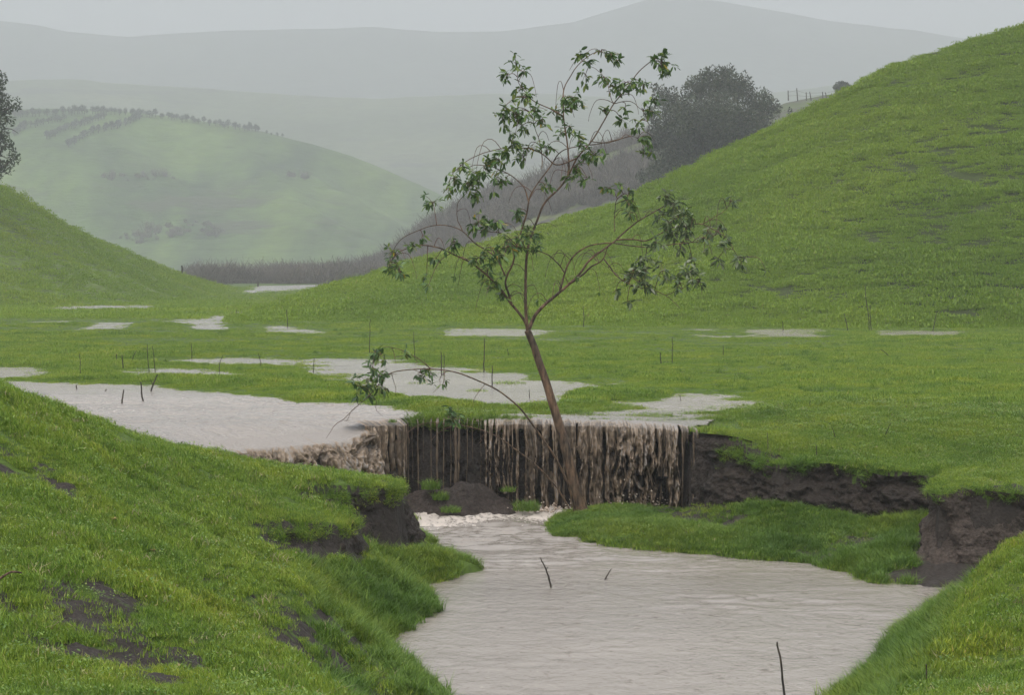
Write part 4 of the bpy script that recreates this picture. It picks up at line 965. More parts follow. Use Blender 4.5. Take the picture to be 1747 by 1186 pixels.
# twigs
CL = [(866,128,10,9),(880,108,12,9),(892,122,8,5),(888,150,10,9),(893,166,12,12),(880,195,16,22),(858,198,12,13),(862,180,8,6),(890,214,12,12),(911,190,12,12),(926,206,9,7),(950,194,11,9),(972,180,14,14),(985,168,10,8),(966,165,9,8),(990,96,9,9),(1002,107,8,6),(1028,84,10,8),(1042,94,12,10),(1054,104,8,6),(999,127,9,7),(1030,131,12,9),(1048,148,13,13),(1068,140,11,10),(1085,150,11,10),(1098,145,9,7),(1128,106,15,24),(1134,118,10,10),(1112,172,10,7),(1108,190,9,8),(1061,205,8,8),(1066,188,7,5),(1086,212,8,7),(1097,232,10,10),(1107,246,8,6),(1098,262,7,5),(1030,190,7,6),(987,232,9,8),(973,216,8,6),(957,228,8,5),(870,240,11,14),(866,256,12,14),(850,272,11,13),(832,272,11,10),(905,255,11,10),(931,252,9,8),(893,268,9,7),(816,300,14,18),(800,312,14,20),(790,282,9,7),(826,286,9,8),(846,300,9,8),(861,312,9,9),(776,306,12,12),(766,322,9,8),(738,346,10,14),(812,328,10,10),(930,316,8,8),(996,271,13,14),(1012,262,11,11),(984,290,11,9),(975,304,9,7),(1001,302,8,6),(1041,322,8,8),(1060,318,6,5),(1071,334,8,9),(1073,350,8,9),(1077,362,6,6),(988,250,8,5),
 (815,381,12,14),(832,385,12,13),(848,378,9,8),(775,412,10,11),(703,420,9,8),(668,431,9,9),(664,455,11,14),(682,462,11,14),(721,402,7,5),(818,440,14,16),(832,462,14,15),(850,432,13,14),(846,480,8,7),(868,416,15,16),(888,412,14,15),(905,404,13,15),(916,424,10,9),(856,500,8,8),(841,490,7,5),(745,440,6,5),(728,470,5,3),(730,490,4,3),(882,360,8,8),(900,395,8,9),
 (646,640,12,14),(625,650,12,14),(612,662,9,9),(636,628,10,8),(650,604,9,9),(655,662,9,8),(630,676,7,6),(716,635,8,8),(735,637,6,4),(774,712,10,15),(768,700,7,6),(640,600,7,6),(690,600,5,3),(757,652,5,3),(738,655,4,2)]
CLG = [(1138,336,11,13),(1152,350,14,19),(1130,366,12,13),(1160,370,12,15),(1171,390,13,15),(1146,396,12,14),(1120,414,11,10),(1160,420,10,8),(1100,442,11,12),(1082,460,13,17),(1101,466,14,18),(1090,482,13,14),(1130,462,12,13),(1111,486,9,7),(1176,466,13,17),(1191,481,10,10),(1160,482,9,8),(1181,442,9,7),(1246,344,6,8),(1226,392,8,7),(1236,420,8,7),(1225,441,6,6),(1258,438,6,6),(1070,514,5,4),(1050,496,5,4),(1206,396,7,6),(1265,448,4,3),(1200,405,7,5),(1140,380,9,9),(1180,372,7,6)]
AB = np.array(ALLB)
twigs = []; lv = {0: [[], []], 1: [[], []]}
def leaf(base, d, L, Wd, up):
    """lance-shaped leaf, folded a little along the middle"""
    d = d / np.linalg.norm(d); s = np.cross(d, up); s /= np.linalg.norm(s) + 1e-9; n = np.cross(s, d)
    dr = np.array([0, 0, -1.0])
    pts = [base]
    for t, w in ((.3, .9), (.62, 1.0), (.85, .55)):
        c = base + d * L * t + dr * L * .12 * t * t
        pts += [c - s * Wd * w / 2 + n * Wd * .12, c - n * 0, c + s * Wd * w / 2 + n * Wd * .12]
    pts.append(base + d * L + dr * L * .14)
    f = [(0, 2, 1), (0, 3, 2), (1, 2, 5, 4), (2, 3, 6, 5), (4, 5, 8, 7), (5, 6, 9, 8), (7, 8, 10), (8, 9, 10)]
    return pts, f
def add_leaves(kind, base, axis_, n, spread):
    V_, F_ = lv[kind]
    for i in range(n):
        d = axis_ * random.uniform(.1, .8) + np.array([random.gauss(0, .75), random.gauss(0, .75), random.gauss(-.45, .55)])
        L = random.uniform(8.5, 15) * PXM; b0 = base + np.array([random.gauss(0, 1), random.gauss(0, 1), random.gauss(0, .9)]) * spread
        p, f = leaf(b0, d, L, L * random.uniform(.30, .42), np.array([random.gauss(0, .6), random.gauss(0, .6), 1.0]))
        o_ = len(V_); V_ += p; F_ += [tuple(q + o_ for q in g_) for g_ in f]
for kind, C_ in ((0, CL), (1, CLG)):
    for cx, cy, r, n in C_:
        d = np.hypot(AB[:, 0] - cx, AB[:, 1] - cy) + rng.uniform(0, 4, len(AB)); i = np.argmin(d)
        bx, by, bo, _ = AB[i]; off = bo + random.gauss(0, .12)
        a = np.array([bx, by]); c = np.array([cx, cy], float); up = -min(12, d[i] * .25)
        mid = (a + c) / 2 + np.array([random.gauss(0, 2), up])
        Q = smooth_path([a, mid, c, c + np.array([random.gauss(0, 3), r * .5])], 9)
        W = np.array([WD(q[0], q[1], TD + bo + (off - bo) * k / 8) for k, q in enumerate(Q)])
        twigs.append((W, np.linspace(.75, .35, 9) * PXM))
        ctr = WD(cx, cy, TD + off); ax = (W[-1] - W[0]); ax /= np.linalg.norm(ax) + 1e-9
        nl = int(n * 3.7); m = max(1, nl // 5)
        for k in range(m):        # whorls on short twiglets
            q = np.array([cx, cy]) + np.array([random.gauss(0, .55), random.gauss(0, .55)]) * r
            e_ = WD(q[0], q[1], TD + off + random.gauss(0, r * PXM * .6))
            Wt = np.array([ctr, (ctr + e_) / 2 + np.array([0, 0, .012]), e_]); twigs.append((Wt, np.array([.45, .35, .25]) * PXM))
            add_leaves(kind, e_, (e_ - ctr) / (np.linalg.norm(e_ - ctr) + 1e-6), 5, r * PXM * .16)
# bare arching twigs
for k in range(95):
    i = random.randrange(60, len(AB)); bx, by, bo, _ = AB[i]
    if by > 520: continue
    dirx = random.choice((-1, 1)) * random.uniform(12, 42); h = random.uniform(4, 22); dr = random.uniform(0, 38)
    if bx > 1040 and by > 380: h *= .6; dirx = abs(dirx) * random.choice((1, 1, -.5))
    P = [(bx, by), (bx + dirx * .35, by - h), (bx + dirx * .75, by - h * .7), (bx + dirx, by + dr * .6), (bx + dirx * 1.05, by + dr)]
    Q = smooth_path(P, 12); o1 = bo + random.gauss(0, .25)
    W = np.array([WD(q[0], q[1], TD + bo + (o1 - bo) * t / 11) for t, q in enumerate(Q)])
    twigs.append((W, np.linspace(.65, .28, 12) * PXM))
    if random.random() < .25: add_leaves(1 if bx > 1060 and by > 330 else 0, W[-1], np.array([0, 0, -1.0]), 4, .01)
for k in range(26):     # hanging bits on the arching stem
    i = random.choice([j for j in range(len(AB)) if AB[j, 1] > 590 and AB[j, 0] < 850]); bx, by, bo, _ = AB[i]
    dx = random.gauss(0, 12); dy = random.uniform(-16, 42)
    Q = smooth_path([(bx, by), (bx + dx * .6, by + dy * .3), (bx + dx + random.gauss(0, 4), by + dy * .7), (bx + dx * 1.2, by + dy)], 8)
    twigs.append((np.array([WD(q[0], q[1], TD + bo) for q in Q]), np.linspace(.6, .25, 8) * PXM))
V, Fc = tube_mesh(twigs, 4); tw = tpar(link_mesh('twigs', V, Fc, M_twig)); tag(tw, kind='stuff')
lo1 = tpar(link_mesh('foliage', np.array(lv[0][0]), lv[0][1], M_leaf, smooth=False))
lo2 = tpar(link_mesh('foliage', np.array(lv[1][0]), lv[1][1], M_leaf_grey, smooth=False)); lo2['label'] = 'duller silvery leaves on the right-hand branches'

# ------------------------------------------------------------------ trees and brush further off
def leaf_cloud(centres, n, size, seed, droop=.2, fill=.5):
    r = np.random.default_rng(seed); C_ = np.array(centres, float); w = C_[:, 3] ** 2 * C_[:, 4]; w /= w.sum()
    k = r.choice(len(C_), n, p=w); d = r.normal(size=(n, 3)); d /= np.linalg.norm(d, axis=1)[:, None]
    rad = r.uniform(0, 1, n) ** fill
    rad *= 1 + .35 * fbm(d[:, 0] * 2 + k, d[:, 1] * 2, d[:, 2] * 2, 3, seed)
    P = C_[k, :3] + d * (rad[:, None]) * np.c_[C_[k, 3], C_[k, 3], C_[k, 4]]
    P[:, 2] -= droop * rad * C_[k, 3] * 0
    a = r.normal(size=(n, 3)); a /= np.linalg.norm(a, axis=1)[:, None]; b = np.cross(a, r.normal(size=(n, 3))); b /= np.linalg.norm(b, axis=1)[:, None]
    s = size * r.uniform(.5, 1.4, n)[:, None]
    V = np.stack([P - a * s, P + b * s * .45, P + a * s, P - b * s * .45], 1).reshape(-1, 3)
    return V, np.arange(4 * n).reshape(-1, 4)
def grow(base, tips, r0, seed):
    r = np.random.default_rng(seed); paths = []
    base = np.array(base, float); fork = base + np.array([0, 0, (np.mean([t[2] for t in tips]) - base[2]) * .3])
    paths.append((smooth_path([base, (base + fork) / 2 + r.normal(0, r0 * .4, 3), fork], 8), np.linspace(r0, r0 * .7, 8)))
    for t in tips:
        t = np.array(t[:3]); m = fork + (t - fork) * .5 + r.normal(0, np.linalg.norm(t - fork) * .1, 3); m[2] += np.linalg.norm(t - fork) * .08
        paths.append((smooth_path([fork, m, t], 9), np.linspace(r0 * .5, r0 * .07, 9)))
        for q in range(5):
            s = fork + (t - fork) * r.uniform(.35, .95); e_ = s + np.clip(r.normal(0, 1, 3), -1.5, 1.5) * np.linalg.norm(t - fork) * .12
            paths.append((smooth_path([s, (s + e_) / 2 + np.array([0, 0, .1]), e_], 5), np.linspace(r0 * .13, r0 * .03, 5)))
    return paths
M_oakleaf = leafy('grey_green_leaf', [(0, (0.020, 0.030, 0.015)), (.4, (0.036, 0.052, 0.022)), (.75, (0.055, 0.070, 0.032)), (1, (0.10, 0.10, 0.065))], .2, .5, [(0.3, (.7, .62, .62)), (.7, (1.15, 1.2, 1.05))])
M_darkbark = bark_mat('dark_bark', (0.045, 0.036, 0.032), 6)
# large grey tree behind the right hill
def place_tree(name, base, cs, nleaf, size, r0, lm, seed, label, cat='tree', group=None, ntip=14):
    root = empty(name, tuple(float(v) for v in base)); tag(root, label, cat, group)
    tips = sorted(cs, key=lambda c: -c[3])[:ntip]
    V, Fc = tube_mesh(grow(base, tips, r0, seed), 6); o = link_mesh('trunk', V - np.array(base), Fc, M_darkbark, root)
    V, Fc = leaf_cloud(cs, nleaf, size, seed); o = link_mesh('crown', V - np.array(base), Fc, lm, root, smooth=False)
    return root
OD = 165
def blob(px, py, rpx, D, dz=1.0, dd=0.0):
    p = WD(px, py, D + dd); r = rpx * D / F; return (p[0], p[1], p[2], r, r * dz)
oak = [blob(1225, 145, 34, OD), blob(1190, 150, 26, OD, 1, 1), blob(1262, 150, 28, OD, 1, -1), blob(1150, 180, 30, OD, 1, 1), blob(1295, 178, 28, OD), blob(1128, 165, 18, OD, 1.1, 2), blob(1318, 185, 18, OD, 1), blob(1180, 205, 40, OD, 1, -2), blob(1230, 200, 44, OD, 1, -3), blob(1275, 215, 38, OD, 1, -2),
       blob(1135, 225, 34, OD, 1, 1), blob(1160, 262, 36, OD, 1, 0), blob(1205, 255, 38, OD), blob(1250, 250, 36, OD), blob(1130, 290, 28, OD), blob(1115, 250, 22, OD, 1, 1), blob(1300, 215, 24, OD), blob(1100, 300, 16, OD), blob(1165, 300, 26, OD), blob(1205, 128, 14, OD), blob(1242, 124, 16, OD), blob(1118, 150, 10, OD), blob(1345, 190, 8, OD), blob(1110, 195, 16, OD)]
i_ = np.argmin(np.abs(HB[:90, 120, 1] - OD))
def hz(G, x, y):
    d = (G[..., 0] - x) ** 2 + (G[..., 1] - y) ** 2; return G.reshape(-1, 3)[np.argmin(d)][2]
ob_ = WD(1216, 300, OD); ob_[2] = hz(HB, ob_[0], ob_[1]) - .3
place_tree('tree', ob_, oak, 46000, .125, .5, M_oakleaf, 71, 'big rounded grey-green tree standing behind the shoulder of the right hill')
# eucalyptus at the left edge
ED = 106
M_euc = leafy('dull_green_leaf', [(0, (0.022, 0.034, 0.018)), (.5, (0.036, 0.052, 0.026)), (1, (0.06, 0.078, 0.042))], .25, .8, [(0.3, (.75, .75, .75)), (.7, (1.2, 1.2, 1.15))])
euc = [blob(-6, 140, 20, ED, 1.2), blob(2, 172, 18, ED, 1.2), blob(24, 178, 15, ED, 1), blob(-10, 195, 26, ED), blob(18, 205, 10, ED), blob(0, 232, 18, ED, 1.1), blob(-20, 250, 28, ED), blob(14, 246, 12, ED), blob(24, 268, 14, ED, 1.2), blob(10, 285, 16, ED, 1), blob(-10, 290, 20, ED), blob(-40, 160, 34, ED, 1.2), blob(-60, 220, 40, ED, 1.2), blob(-50, 280, 30, ED), blob(30, 182, 8, ED), blob(-30, 110, 24, ED, 1.2)]
eb = WD(-40, 330, ED); eb[2] = hz(HL, eb[0], eb[1]) - .3
place_tree('tree', eb, euc, 9000, .10, .30, M_euc, 72, 'dark drooping tree cut off by the left edge of the photo on the misty slope')
# round bush on the crest, far right
bD = 262
bb = WD(1437, 160, bD); bb[2] = hz(HB, bb[0], bb[1]) - .1
place_tree('bush', bb, [blob(1430, 149, 9, bD), blob(1443, 149, 9, bD), blob(1436, 145, 8, bD), blob(1452, 154, 6, bD)], 2600, .15, .12, M_oakleaf, 73, 'small round bush on the skyline beside the fence posts', 'bush', ntip=4)
# orchard rows on the far hill
M_orch = leafy('orchard_leaf', [(0, (0.022, 0.030, 0.018)), (1, (0.05, 0.06, 0.035))], .15)
def orchard_proto():
    root = empty('orchard_tree'); cs = [(0, 0, 1.15, .62, .62), (.3, .1, .95, .42, .45), (-.35, 0, 1.0, .42, .5), (.05, 0, 1.55, .36, .4)]
    V, Fc = tube_mesh([(np.array([(0, 0, -.3), (0.02, 0, .5), (0, 0, 1.1)], float), np.array([.08, .07, .04]))], 5); link_mesh('trunk', V, Fc, M_darkbark, root)
    V, Fc = leaf_cloud(cs, 330, .11, 81); link_mesh('crown', V, Fc, M_orch, root, smooth=False); return root
op = orchard_proto(); first = True
rows = [([(26, 196), (100, 190), (160, 189), (240, 192), (320, 202), (400, 214), (440, 219)], 74, 'orchard tree in the skyline row along the top of the far green hill'),
        ([(240, 196), (215, 208), (190, 216), (150, 226), (120, 243)], 34, 'orchard tree in the lower slanting row near the crest of the far hill'),
        ([(180, 195), (150, 205), (115, 216), (85, 230)], 26, 'orchard tree in the middle slanting row on the far hill'),
        ([(110, 200), (80, 207), (40, 216), (30, 226)], 18, 'orchard tree in the leftmost slanting row on the far hill'),
        ([(455, 223), (470, 226), (485, 229)], 4, 'tiny last tree past the right end of the far hilltop orchard')]
HMf = HM.reshape(-1, 3); hpx = HMf[:, 0] / HMf[:, 1] * F + 873.5; hpy = 457 - (HMf[:, 2] - CAM_H) / HMf[:, 1] * F
front = np.arange(len(HMf)) < 120 * 300
for L, n, lab in rows:
    Q = smooth_path(L, n)
    for q in Q:
        tx, ty = q[0] + random.gauss(0, 1.2), q[1] + 7 + random.gauss(0, .8)
        d = np.hypot(hpx - tx, (hpy - ty) * 1.0) + np.where(front, 0, 1e6); p = HMf[np.argmin(d)]
        r = op if first else op.copy()
        if not first:
            col.objects.link(r)
            for ch in op.children:
                c = ch.copy(); col.objects.link(c); c.parent = r
        first = False
        s = random.uniform(1.2, 1.8) * (.55 if 'tiny' in lab else 1)
        if q is Q[0] or n > 30: s *= 1.0
        r.location = (p[0] + random.gauss(0, .15), p[1], p[2]); r.scale = (s, s, s * random.uniform(.7, 1.0)); r.rotation_euler = (0, 0, random.uniform(0, 6.28))
        tag(r, lab, 'orchard tree', lab.replace('orchard tree', 'orchard trees').replace('tiny last tree', 'tiny last trees'))
# brush thickets
def shrub(seed, n=34, h=1.0):
    r = np.random.default_rng(seed); paths = []
    for i in range(n):
        a = r.uniform(0, 6.28); b = np.array([r.normal(0, .25), r.normal(0, .25), -.1]); e_ = b + np.array([math.cos(a) * r.uniform(.1, .7), math.sin(a) * r.uniform(.1, .7), r.uniform(.4, 1.1) * h])
        m = (b + e_) / 2 + r.normal(0, .08, 3); P = smooth_path([b, m, e_], 5); paths.append((P, np.linspace(.022, .008, 5)))
        for k in range(4):
            s = P[r.integers(1, 4)]; paths.append((np.array([s, s + r.normal(0, .22, 3) + [0, 0, .15]]), np.array([.012, .006])))
    return tube_mesh(paths, 3)
M_brush = leafy('bare_brush_twig', [(0, (0.050, 0.042, 0.036)), (.6, (0.085, 0.068, 0.056)), (1, (0.12, 0.105, 0.07))], 0, .05, [(.3, (.8, .8, .8)), (.7, (1.2, 1.15, 1.1))])
br = [proto('brush_source', *shrub(650 + i), M_brush) for i in range(4)]
pts = []; r_ = np.random.default_rng(66)
m_, n_ = HB.shape[:2]
N = 11500
v = r_.uniform(0, 95, N); u = r_.uniform(0, n_ - 2, N); i, j = v.astype(int), u.astype(int); P = HB[i, j] + (HB[i + 1, j] - HB[i, j]) * (v - i)[:, None] + (HB[i, j + 1] - HB[i, j]) * (u - j)[:, None]
px = P[:, 0] / P[:, 1] * F + 873.5; py = 457 - (P[:, 2] - CAM_H) / P[:, 1] * F
crest_py = np.interp(px, [a[0] for a in BC], [a[1] for a in BC]); dd = py - crest_py
fb = fbm(P[:, 0] * .08, P[:, 1] * .08, o=3, seed=67)
ok = (px < 1110) & (fb > -.25) & (dd < 75 + 60 * fb) & ~((px > 1000) & (px < 1120) & (dd < 30) & (dd > 4) & (fb > -.1)) | ((px < 700) & (fb > -.6))
pts.append(P[ok])
N = 2600
y = r_.uniform(215, 288, N); x = (r_.uniform(330, 760, N) - 873.5) / F * y; t_ = fbm(x * .06, y * .06, o=2, seed=68)
ok = (t_ > -.25) & (y > 222 + 30 * t_); pts.append(np.c_[x, y, np.zeros(N)][ok])
# patches on the far hill
ok = front & (hpx > 180) & (hpx < 560) & (hpy > 300) & (hpy < 462); Q = HMf[ok]; fb = fbm(Q[:, 0] * .045, Q[:, 1] * .045, o=3, seed=69); Q = Q[fb > .42]
if len(Q): pts.append(Q[r_.integers(0, len(Q), 90)] + r_.normal(0, .8, (90, 3)) * [1, 1, 0])
P = np.concatenate(pts); k = len(P); print('brush', k)
scatter('brush', P, r_.uniform(.5, 1.0, k) * r_.choice([1, 1.4, 2.6], k), r_.uniform(0, 6.28, k), r_.normal(0, .1, (k, 2)), br, 'bare purple-brown brush on the valley floor and slope behind the right hill', 'brush')

# ------------------------------------------------------------------ fence on the skyline
fx = [(1345, 168, 154), (1361, 169, 150), (1376, 168, 157), (1384, 168, 156), (1404, 165, 156), (1411, 165, 157), (1464, 160, 140), (1476, 157, 148)]
fD = 255
f0 = WD(1345, 168, fD); fence = empty('fence', tuple(f0)); tag(fence, 'old leaning wire fence along the misty skyline beside the small round bush', 'fence')
tops = []
for i, (px, pb, pt) in enumerate(fx):
    b = WD(px, pb, fD); g_ = hz(HB, b[0], b[1] ); b = WD(px, pb, fD); b[2] -= .25; t = WD(px + random.uniform(-5, -1) * (1 if i % 2 else 0.2), pt, fD); tops.append(t)
    V, Fc = tube_mesh([(np.array([b, (b + t) / 2, t]), np.array([.08, .07, .06]))], 6); o = link_mesh('post', V - f0, Fc, M_stalk, fence)
wp = []
for h in (.35, .8):
    base = np.array([WD(a, b, fD) for a, b, c in fx]); W = base * (1 - h) + np.array(tops) * h; wp.append((W, np.full(len(W), .012)))
V, Fc = tube_mesh(wp, 4); link_mesh('wire', V - f0, Fc, M_stalk, fence)

# ------------------------------------------------------------------ dead stalks, sticks and clumps
def stick(name, pts, r0, r1, label, cat, z0=0.0, D=None, side=None, mat=None, group=None):
    """pts in photo pixels, first = foot; stands upright at its foot's distance"""
    if D is None: D = float(WZ(pts[0][0], pts[0][1], z0)[1])
    P = np.array([WD(a, b, D) for a, b in pts]); P0 = P[0].copy(); P[0, 2] -= .03
    n = max(5, 4 * len(P)); Q = smooth_path(P, n)
    L = np.linalg.norm(P[-1] - P[0]); Q[1:-1, 0] += .02 * L * fbm(np.arange(n - 2) * .6 + P0[0], np.arange(n - 2) * 0, o=2, seed=int(abs(pts[0][0])))
    s = D / F; paths = [(Q - P0, np.linspace(r0 * s, r1 * s, n))]
    for t, dx, dy in (side or []):
        k = int(t * (n - 1)); e_ = Q[k] + np.array([dx * s, 0, dy * s]); paths.append((np.array([Q[k], (Q[k] + e_) / 2, e_]) - P0, np.array([r1, r1 * .8, r1 * .5]) * s))
    V, Fc = tube_mesh(paths, 6); o = link_mesh(name, V, Fc, mat or M_stalk); o.location = P0
    return tag(o, label, cat, group)
G_ST = 'dead weed stalks in the meadow'
STK = [
 ([(631, 606), (631, 575), (632, 545)], 'tall thin weed stalk behind the leafy tip of the low arching stem'),
 ([(709, 617), (707, 590), (706, 566)], 'weed stalk above the long puddle, between the arching stem and the hill foot'),
 ([(753, 640), (753, 618), (752, 601)], 'pair-forming dark stalk at the back edge of the middle pond above the arching stem'),
 ([(757, 640), (758, 620), (757, 603)], 'second stalk of the close pair at the back edge of the middle pond'),
 ([(825, 636), (826, 610), (827, 577)], 'tall dark stalk behind the middle pond, midway between close pair and tree trunk'),
 ([(839, 660), (840, 645), (840, 624)], 'short dark stalk rising from the water of the middle pond'),
 ([(137, 646), (137, 625), (136, 603)], 'weed stalk at left standing alone before the edge puddle'),
 ([(200, 620), (199, 612), (199, 604)], 'faint short stalk left of the stout leaning one in the left meadow'),
 ([(211, 631), (209, 618), (208, 605)], 'stout black stalk in the left meadow, left of the tall one'),
 ([(223, 621), (227, 610), (232, 599)], 'stalk leaning right in the left meadow beside the tall one'),
 ([(254, 636), (252, 612), (251, 587)], 'tallest stalk of the cluster in the left meadow above the stream'),
 ([(265, 637), (263, 610), (260, 590)], 'thin pale stalk just right of the tallest one in the left meadow'),
 ([(327, 613), (327, 600), (326, 585)], 'small upright stalk left of the long puddle'),
 ([(535, 637), (535, 622), (536, 610)], 'short stalk at the left tip of the middle pond'),
 ([(374, 636), (375, 620), (380, 607)], 'bent stalk between the long puddle and the puddle strip'),
 ([(445, 628), (444, 615), (440, 603)], 'slanting weak stalk over the long puddle'),
 ([(1147, 622), (1147, 600), (1147, 575)], 'tall stalk in the meadow right of the tree trunk'),
 ([(1129, 622), (1127, 612), (1126, 601)], 'short thick black stub left of the tall stalk right of the trunk'),
 ([(1484, 566), (1480, 530), (1476, 488)], 'tallest of the weed stalks at the foot of the right hill'),
 ([(1487, 566), (1485, 540), (1485, 520)], 'shorter stalk close beside the tallest one at the right hill foot'),
 ([(1591, 566), (1594, 550), (1598, 533)], 'stalk leaning right near the right edge at the hill foot'),
 ([(1447, 565), (1444, 550), (1440, 535)], 'faint thin stalk left of the tallest one at the right hill foot'),
 ([(1336, 566), (1336, 558), (1335, 549)], 'tiny stalk standing in the right puddle at the hill foot'),
 ([(490, 560), (490, 545), (489, 528)], 'thin stalk at the left foot of the right hill by the foot puddle'),
 ([(403, 545), (403, 538), (403, 529)], 'small stalk beside the winding brook'),
 ([(996, 562), (996, 540), (995, 522)], 'thin stalk right of the trunk fork against the hill foot'),
 ([(1522, 613), (1512, 603), (1502, 596)], 'stick lying slanted in the right meadow below the hill'),
 ([(1383, 703), (1382, 694), (1382, 684)], 'short stalk in the right meadow beyond the cut bank'),
 ([(1310, 762), (1310, 750), (1309, 738)], 'stub standing on the rim of the right cut bank near the waterfall'),
 ([(1393, 772), (1393, 765), (1392, 758)], 'tiny stub on the rim of the right cut bank, right of the taller stub'),
 ([(1425, 742), (1422, 735), (1419, 729)], 'small bent stalk in the grass above the middle of the right cut bank'),
 ([(1511, 738), (1516, 729), (1520, 722)], 'slanted stalk in the right meadow above the far end of the cut bank'),
 ([(1234, 610), (1234, 600), (1234, 590)], 'small faint stalk in the meadow below the tree\'s right branches'),
 ([(867, 612), (867, 603), (866, 595)], 'little stalk just left of the trunk beyond the middle pond'),
 ([(904, 680), (903, 672), (903, 665)], 'tiny forked twig poking out of the middle pond beside the trunk'),
 ([(1161, 685), (1161, 679), (1160, 674)], 'tiny twig in the shallow water above the right end of the waterfall'),
]
for p, lab in STK:
    thick = 1.1 if any(w in lab for w in ('stout', 'black', 'dark')) else .75
    stick('weed_stalk', p, thick, thick * .6, lab, 'weed stalk', group=G_ST)
stick('stick', [(207, 690), (209, 680), (211, 665)], 1.6, 1.1, 'leftmost stick jutting from the rushing left stream', 'stick')
stick('stick', [(245, 685), (242, 672), (240, 652)], 1.7, 1.1, 'middle stick in the left stream with water piling against its foot', 'stick')
stick('stick', [(256, 669), (262, 655), (269, 639)], 1.7, .9, 'forked stick leaning right in the left stream', 'stick', side=[(.5, -4, 8)])
stick('stick', [(176, 668), (182, 664)], 1.2, .8, 'small stub of wood lying in the far left stream', 'stick')
stick('stick', [(131, 664), (130, 657)], 1.4, 1.0, 'tiny wooden stub at the far shore of the left stream', 'stick')
stick('stick', [(941, 1003), (936, 985), (930, 970), (922, 952)], 1.8, 1.0, 'bent dark stick standing in the middle of the brown pool', 'stick', WL, side=[(.6, 3, 6), (.3, -3, 5)])
stick('stick', [(1030, 989), (1036, 982), (1043, 971)], 1.5, .8, 'short twig poking from the pool right of the bent stick', 'stick', WL, side=[(.3, 4, 0)])
stick('stick', [(1340, 1190), (1334, 1145), (1326, 1096)], 2.2, 1.5, 'long straight stem rising from the pool at the bottom edge', 'stick', WL)
stick('stick', [(1581, 1186), (1581, 1160), (1580, 1134)], 1.6, 1.0, 'thin upright stalk on the near right bank', 'stick', D=11.0)
stick('stick', [(488, 878), (490, 870), (493, 861)], 1.3, .8, 'short dark twig on the left bank above the headland', 'stick', D=16.2)
stick('stick', [(1119, 905), (1119, 893), (1118, 880)], 1.1, .8, 'thin stub in the low grassy spit before the waterfall', 'stick', D=21.4)
stick('stick', [(711, 895), (708, 885), (704, 877)], 1.2, .8, 'little twig in the foam at the left corner of the pool', 'stick', WL, side=[(.4, 5, 8)])
stick('stick', [(-4, 980), (18, 977), (37, 978)], 2.2, 1.5, 'pale fallen stick lying in the grass at the left edge', 'stick', D=float(WZ(0, 978, .36)[1]), mat=M_twig)
stick('stump', [(309, 466), (311, 460), (310, 453)], 2.2, 1.4, 'small dark stump on the rim of the misty left slope', 'stump', D=140)
stick('post', [(440, 489), (440, 485), (440, 481)], 1.6, 1.4, 'tiny dark post beside the far valley water', 'post', D=190)

# yellow dead leaf curls in the near grass
M_dry = NT('dry_leaf'); M_dry.pbr((0.20, 0.13, 0.04), .7); M_dry = M_dry.m
def drop_leaf(px, py, D, label, s=.032):
    P = WD(px, py, D); P[2] = float(H(np.array([P[0]]), np.array([P[1]]))[0]) + .035
    V = []; Fc = []
    for k in range(5):
        a = k * 1.25 + .3; p, f = leaf(np.zeros(3), np.array([math.cos(a), math.sin(a), .5]), s * (1 + .3 * (k % 2)), s * .45, np.array([0, 0, 1.0])); b = len(V); V += p; Fc += [tuple(q + b for q in g_) for g_ in f]
    o = link_mesh('dead_leaf', np.array(V), Fc, M_dry); o.location = P; tag(o, label, 'leaf'); return o
drop_leaf(195, 918, 12.1, 'curled yellow-brown dead leaf lying on the left bank')
drop_leaf(262, 963, 11.8, 'pale tan dead leaf flattened on the left bank right of the yellow one', .028)

# dark tussocks that stand out
def clump(px, py, z, s, n, label, h=.16, mat=M_grass_dark, D=None, rad=.16):
    P = WZ(px, py, z) if D is None else WD(px, py, D)
    V = []; Fc = []; r = np.random.default_rng(int(px * 7 + py))
    src = tuft('grass_clump', n, rad, h * .45, h, .0065 if h < .3 else .008, 1.0, mat, int(px + py), 3)
    src.name = 'grass_clump'; col.objects.link(src); src.location = (P[0], P[1], P[2] - .01); src.scale = (s, s, s)
    if z is not None and D is None: pass
    return tag(src, label, 'grass clump')
clump(1515, 985, None, 1.0, 900, 'large lush grass clump overhanging the pool at the foot of the bare right bank', .26, D=18.35, rad=.26)
clump(1475, 978, None, .9, 600, 'lush grass clump just left of the largest one at the right shore', .2, D=18.7, rad=.2)
clump(898, 868, None, 1.0, 420, 'grass clump at the right foot of the earth mound', .19, D=22.75, rad=.16)
clump(768, 871, None, 1.0, 260, 'small grass clump at the near foot of the earth mound', .12, D=22.6, rad=.12)
clump(735, 832, None, 1.0, 260, 'grass clump high on the left side of the earth mound', .20, D=23.0, rad=.11)
clump(752, 850, None, 1.0, 200, 'grass clump midway down the left side of the earth mound', .17, D=22.9, rad=.10)
clump(867, 836, None, 1.0, 150, 'sparse grass tuft on the right shoulder of the earth mound', .1, D=23.0, rad=.09)
clump(868, 655, .0, 1.0, 260, 'round grass island in the middle pond left of the trunk', .12, mat=M_grass, rad=.26)
clump(815, 668, .0, 1.0, 160, 'grass island in the middle pond under the arching stem', .1, mat=M_grass, rad=.17)
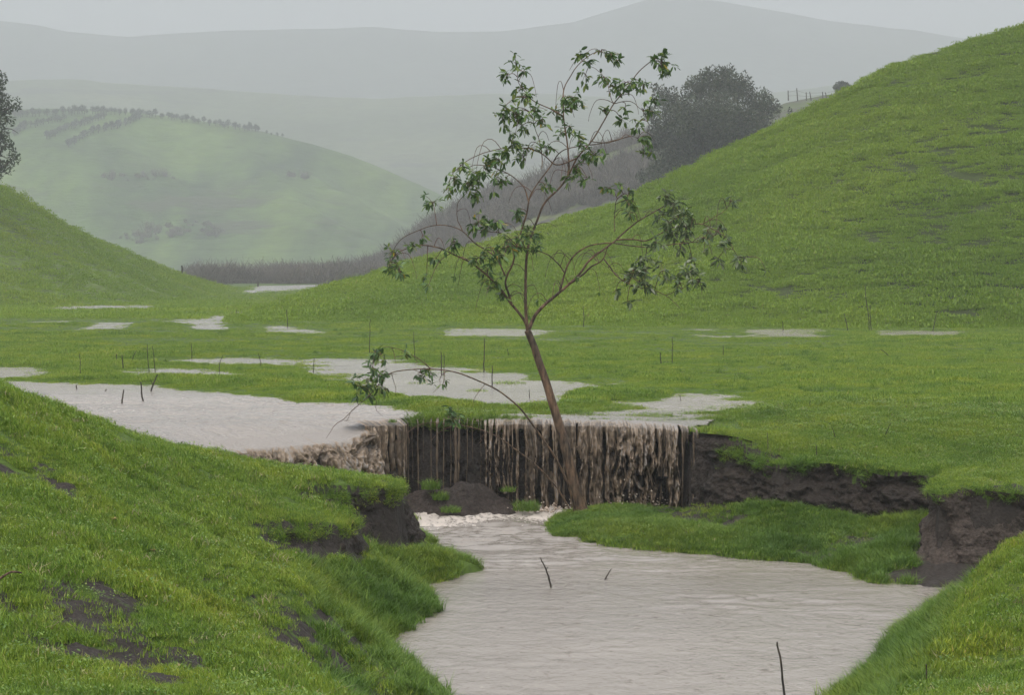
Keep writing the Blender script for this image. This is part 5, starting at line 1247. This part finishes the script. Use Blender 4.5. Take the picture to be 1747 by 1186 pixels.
clump(712, 655, .0, 1.0, 120, 'small grass island at the left of the middle pond', .1, mat=M_grass, rad=.16)
clump(1179, 738, -.06, 1.0, 120, 'green tuft clinging to the lip at the right end of the waterfall', .14, rad=.05)
clump(1012, 717, .0, 1.0, 60, 'tiny green sprig on the waterfall lip just right of the trunk', .08, rad=.05)
clump(1034, 716, .0, 1.0, 60, 'second tiny green sprig on the waterfall lip, further right of the trunk', .07, rad=.05)
clump(1201, 733, None, 1.0, 260, 'grass clump on the bank corner right beside the right end of the waterfall', .11, mat=M_grass, D=22.15, rad=.17)
clump(1228, 731, None, 1.0, 260, 'grass clump on the ledge a little right of the waterfall corner clump', .10, mat=M_grass, D=22.2, rad=.2)
clump(978, 707, .0, 1.0, 420, 'leafy clump on the ledge right behind the trunk', .13, rad=.28)
clump(670, 718, .0, 1.0, 60, 'small leafy sprig in the water at the ledge left end', .08, rad=.05)
clump(1355, 607, .04, 1.0, 900, 'wide dark tussock in the meadow below the hill foot', .16, rad=1.0)
clump(1530, 640, .03, 1.0, 500, 'smaller dark tussock in the right meadow nearer the camera', .13, rad=.5)
clump(215, 572, .04, 1.0, 300, 'dark tussock beside the left puddle in the far meadow', .3, rad=.6)
clump(618, 480, None, 1.0, 500, 'dark leafy tussock on the left shoulder of the right hill', .6, D=79.6, rad=.9)

# ------------------------------------------------------------------ rain haze
def haze():
    V = [(x, y, z) for x in (-1900, 1900) for y in (-60, 2600) for z in (-6.0, 400)]
    Fc = [(0, 1, 3, 2), (4, 6, 7, 5), (0, 4, 5, 1), (2, 3, 7, 6), (0, 2, 6, 4), (1, 5, 7, 3)]
    t = NT('rain_haze'); p = t.n('ShaderNodeVolumePrincipled'); p.inputs['Color'].default_value = (.67, .69, .715, 1); p.inputs['Density'].default_value = HAZE; p.inputs['Anisotropy'].default_value = 0.0
    t.l(p.outputs[0], t.out.inputs['Volume'])
    o = link_mesh('haze', V, Fc, t.m, smooth=False); tag(o, 'grey rain haze filling the valley', 'haze', kind='stuff')
haze()
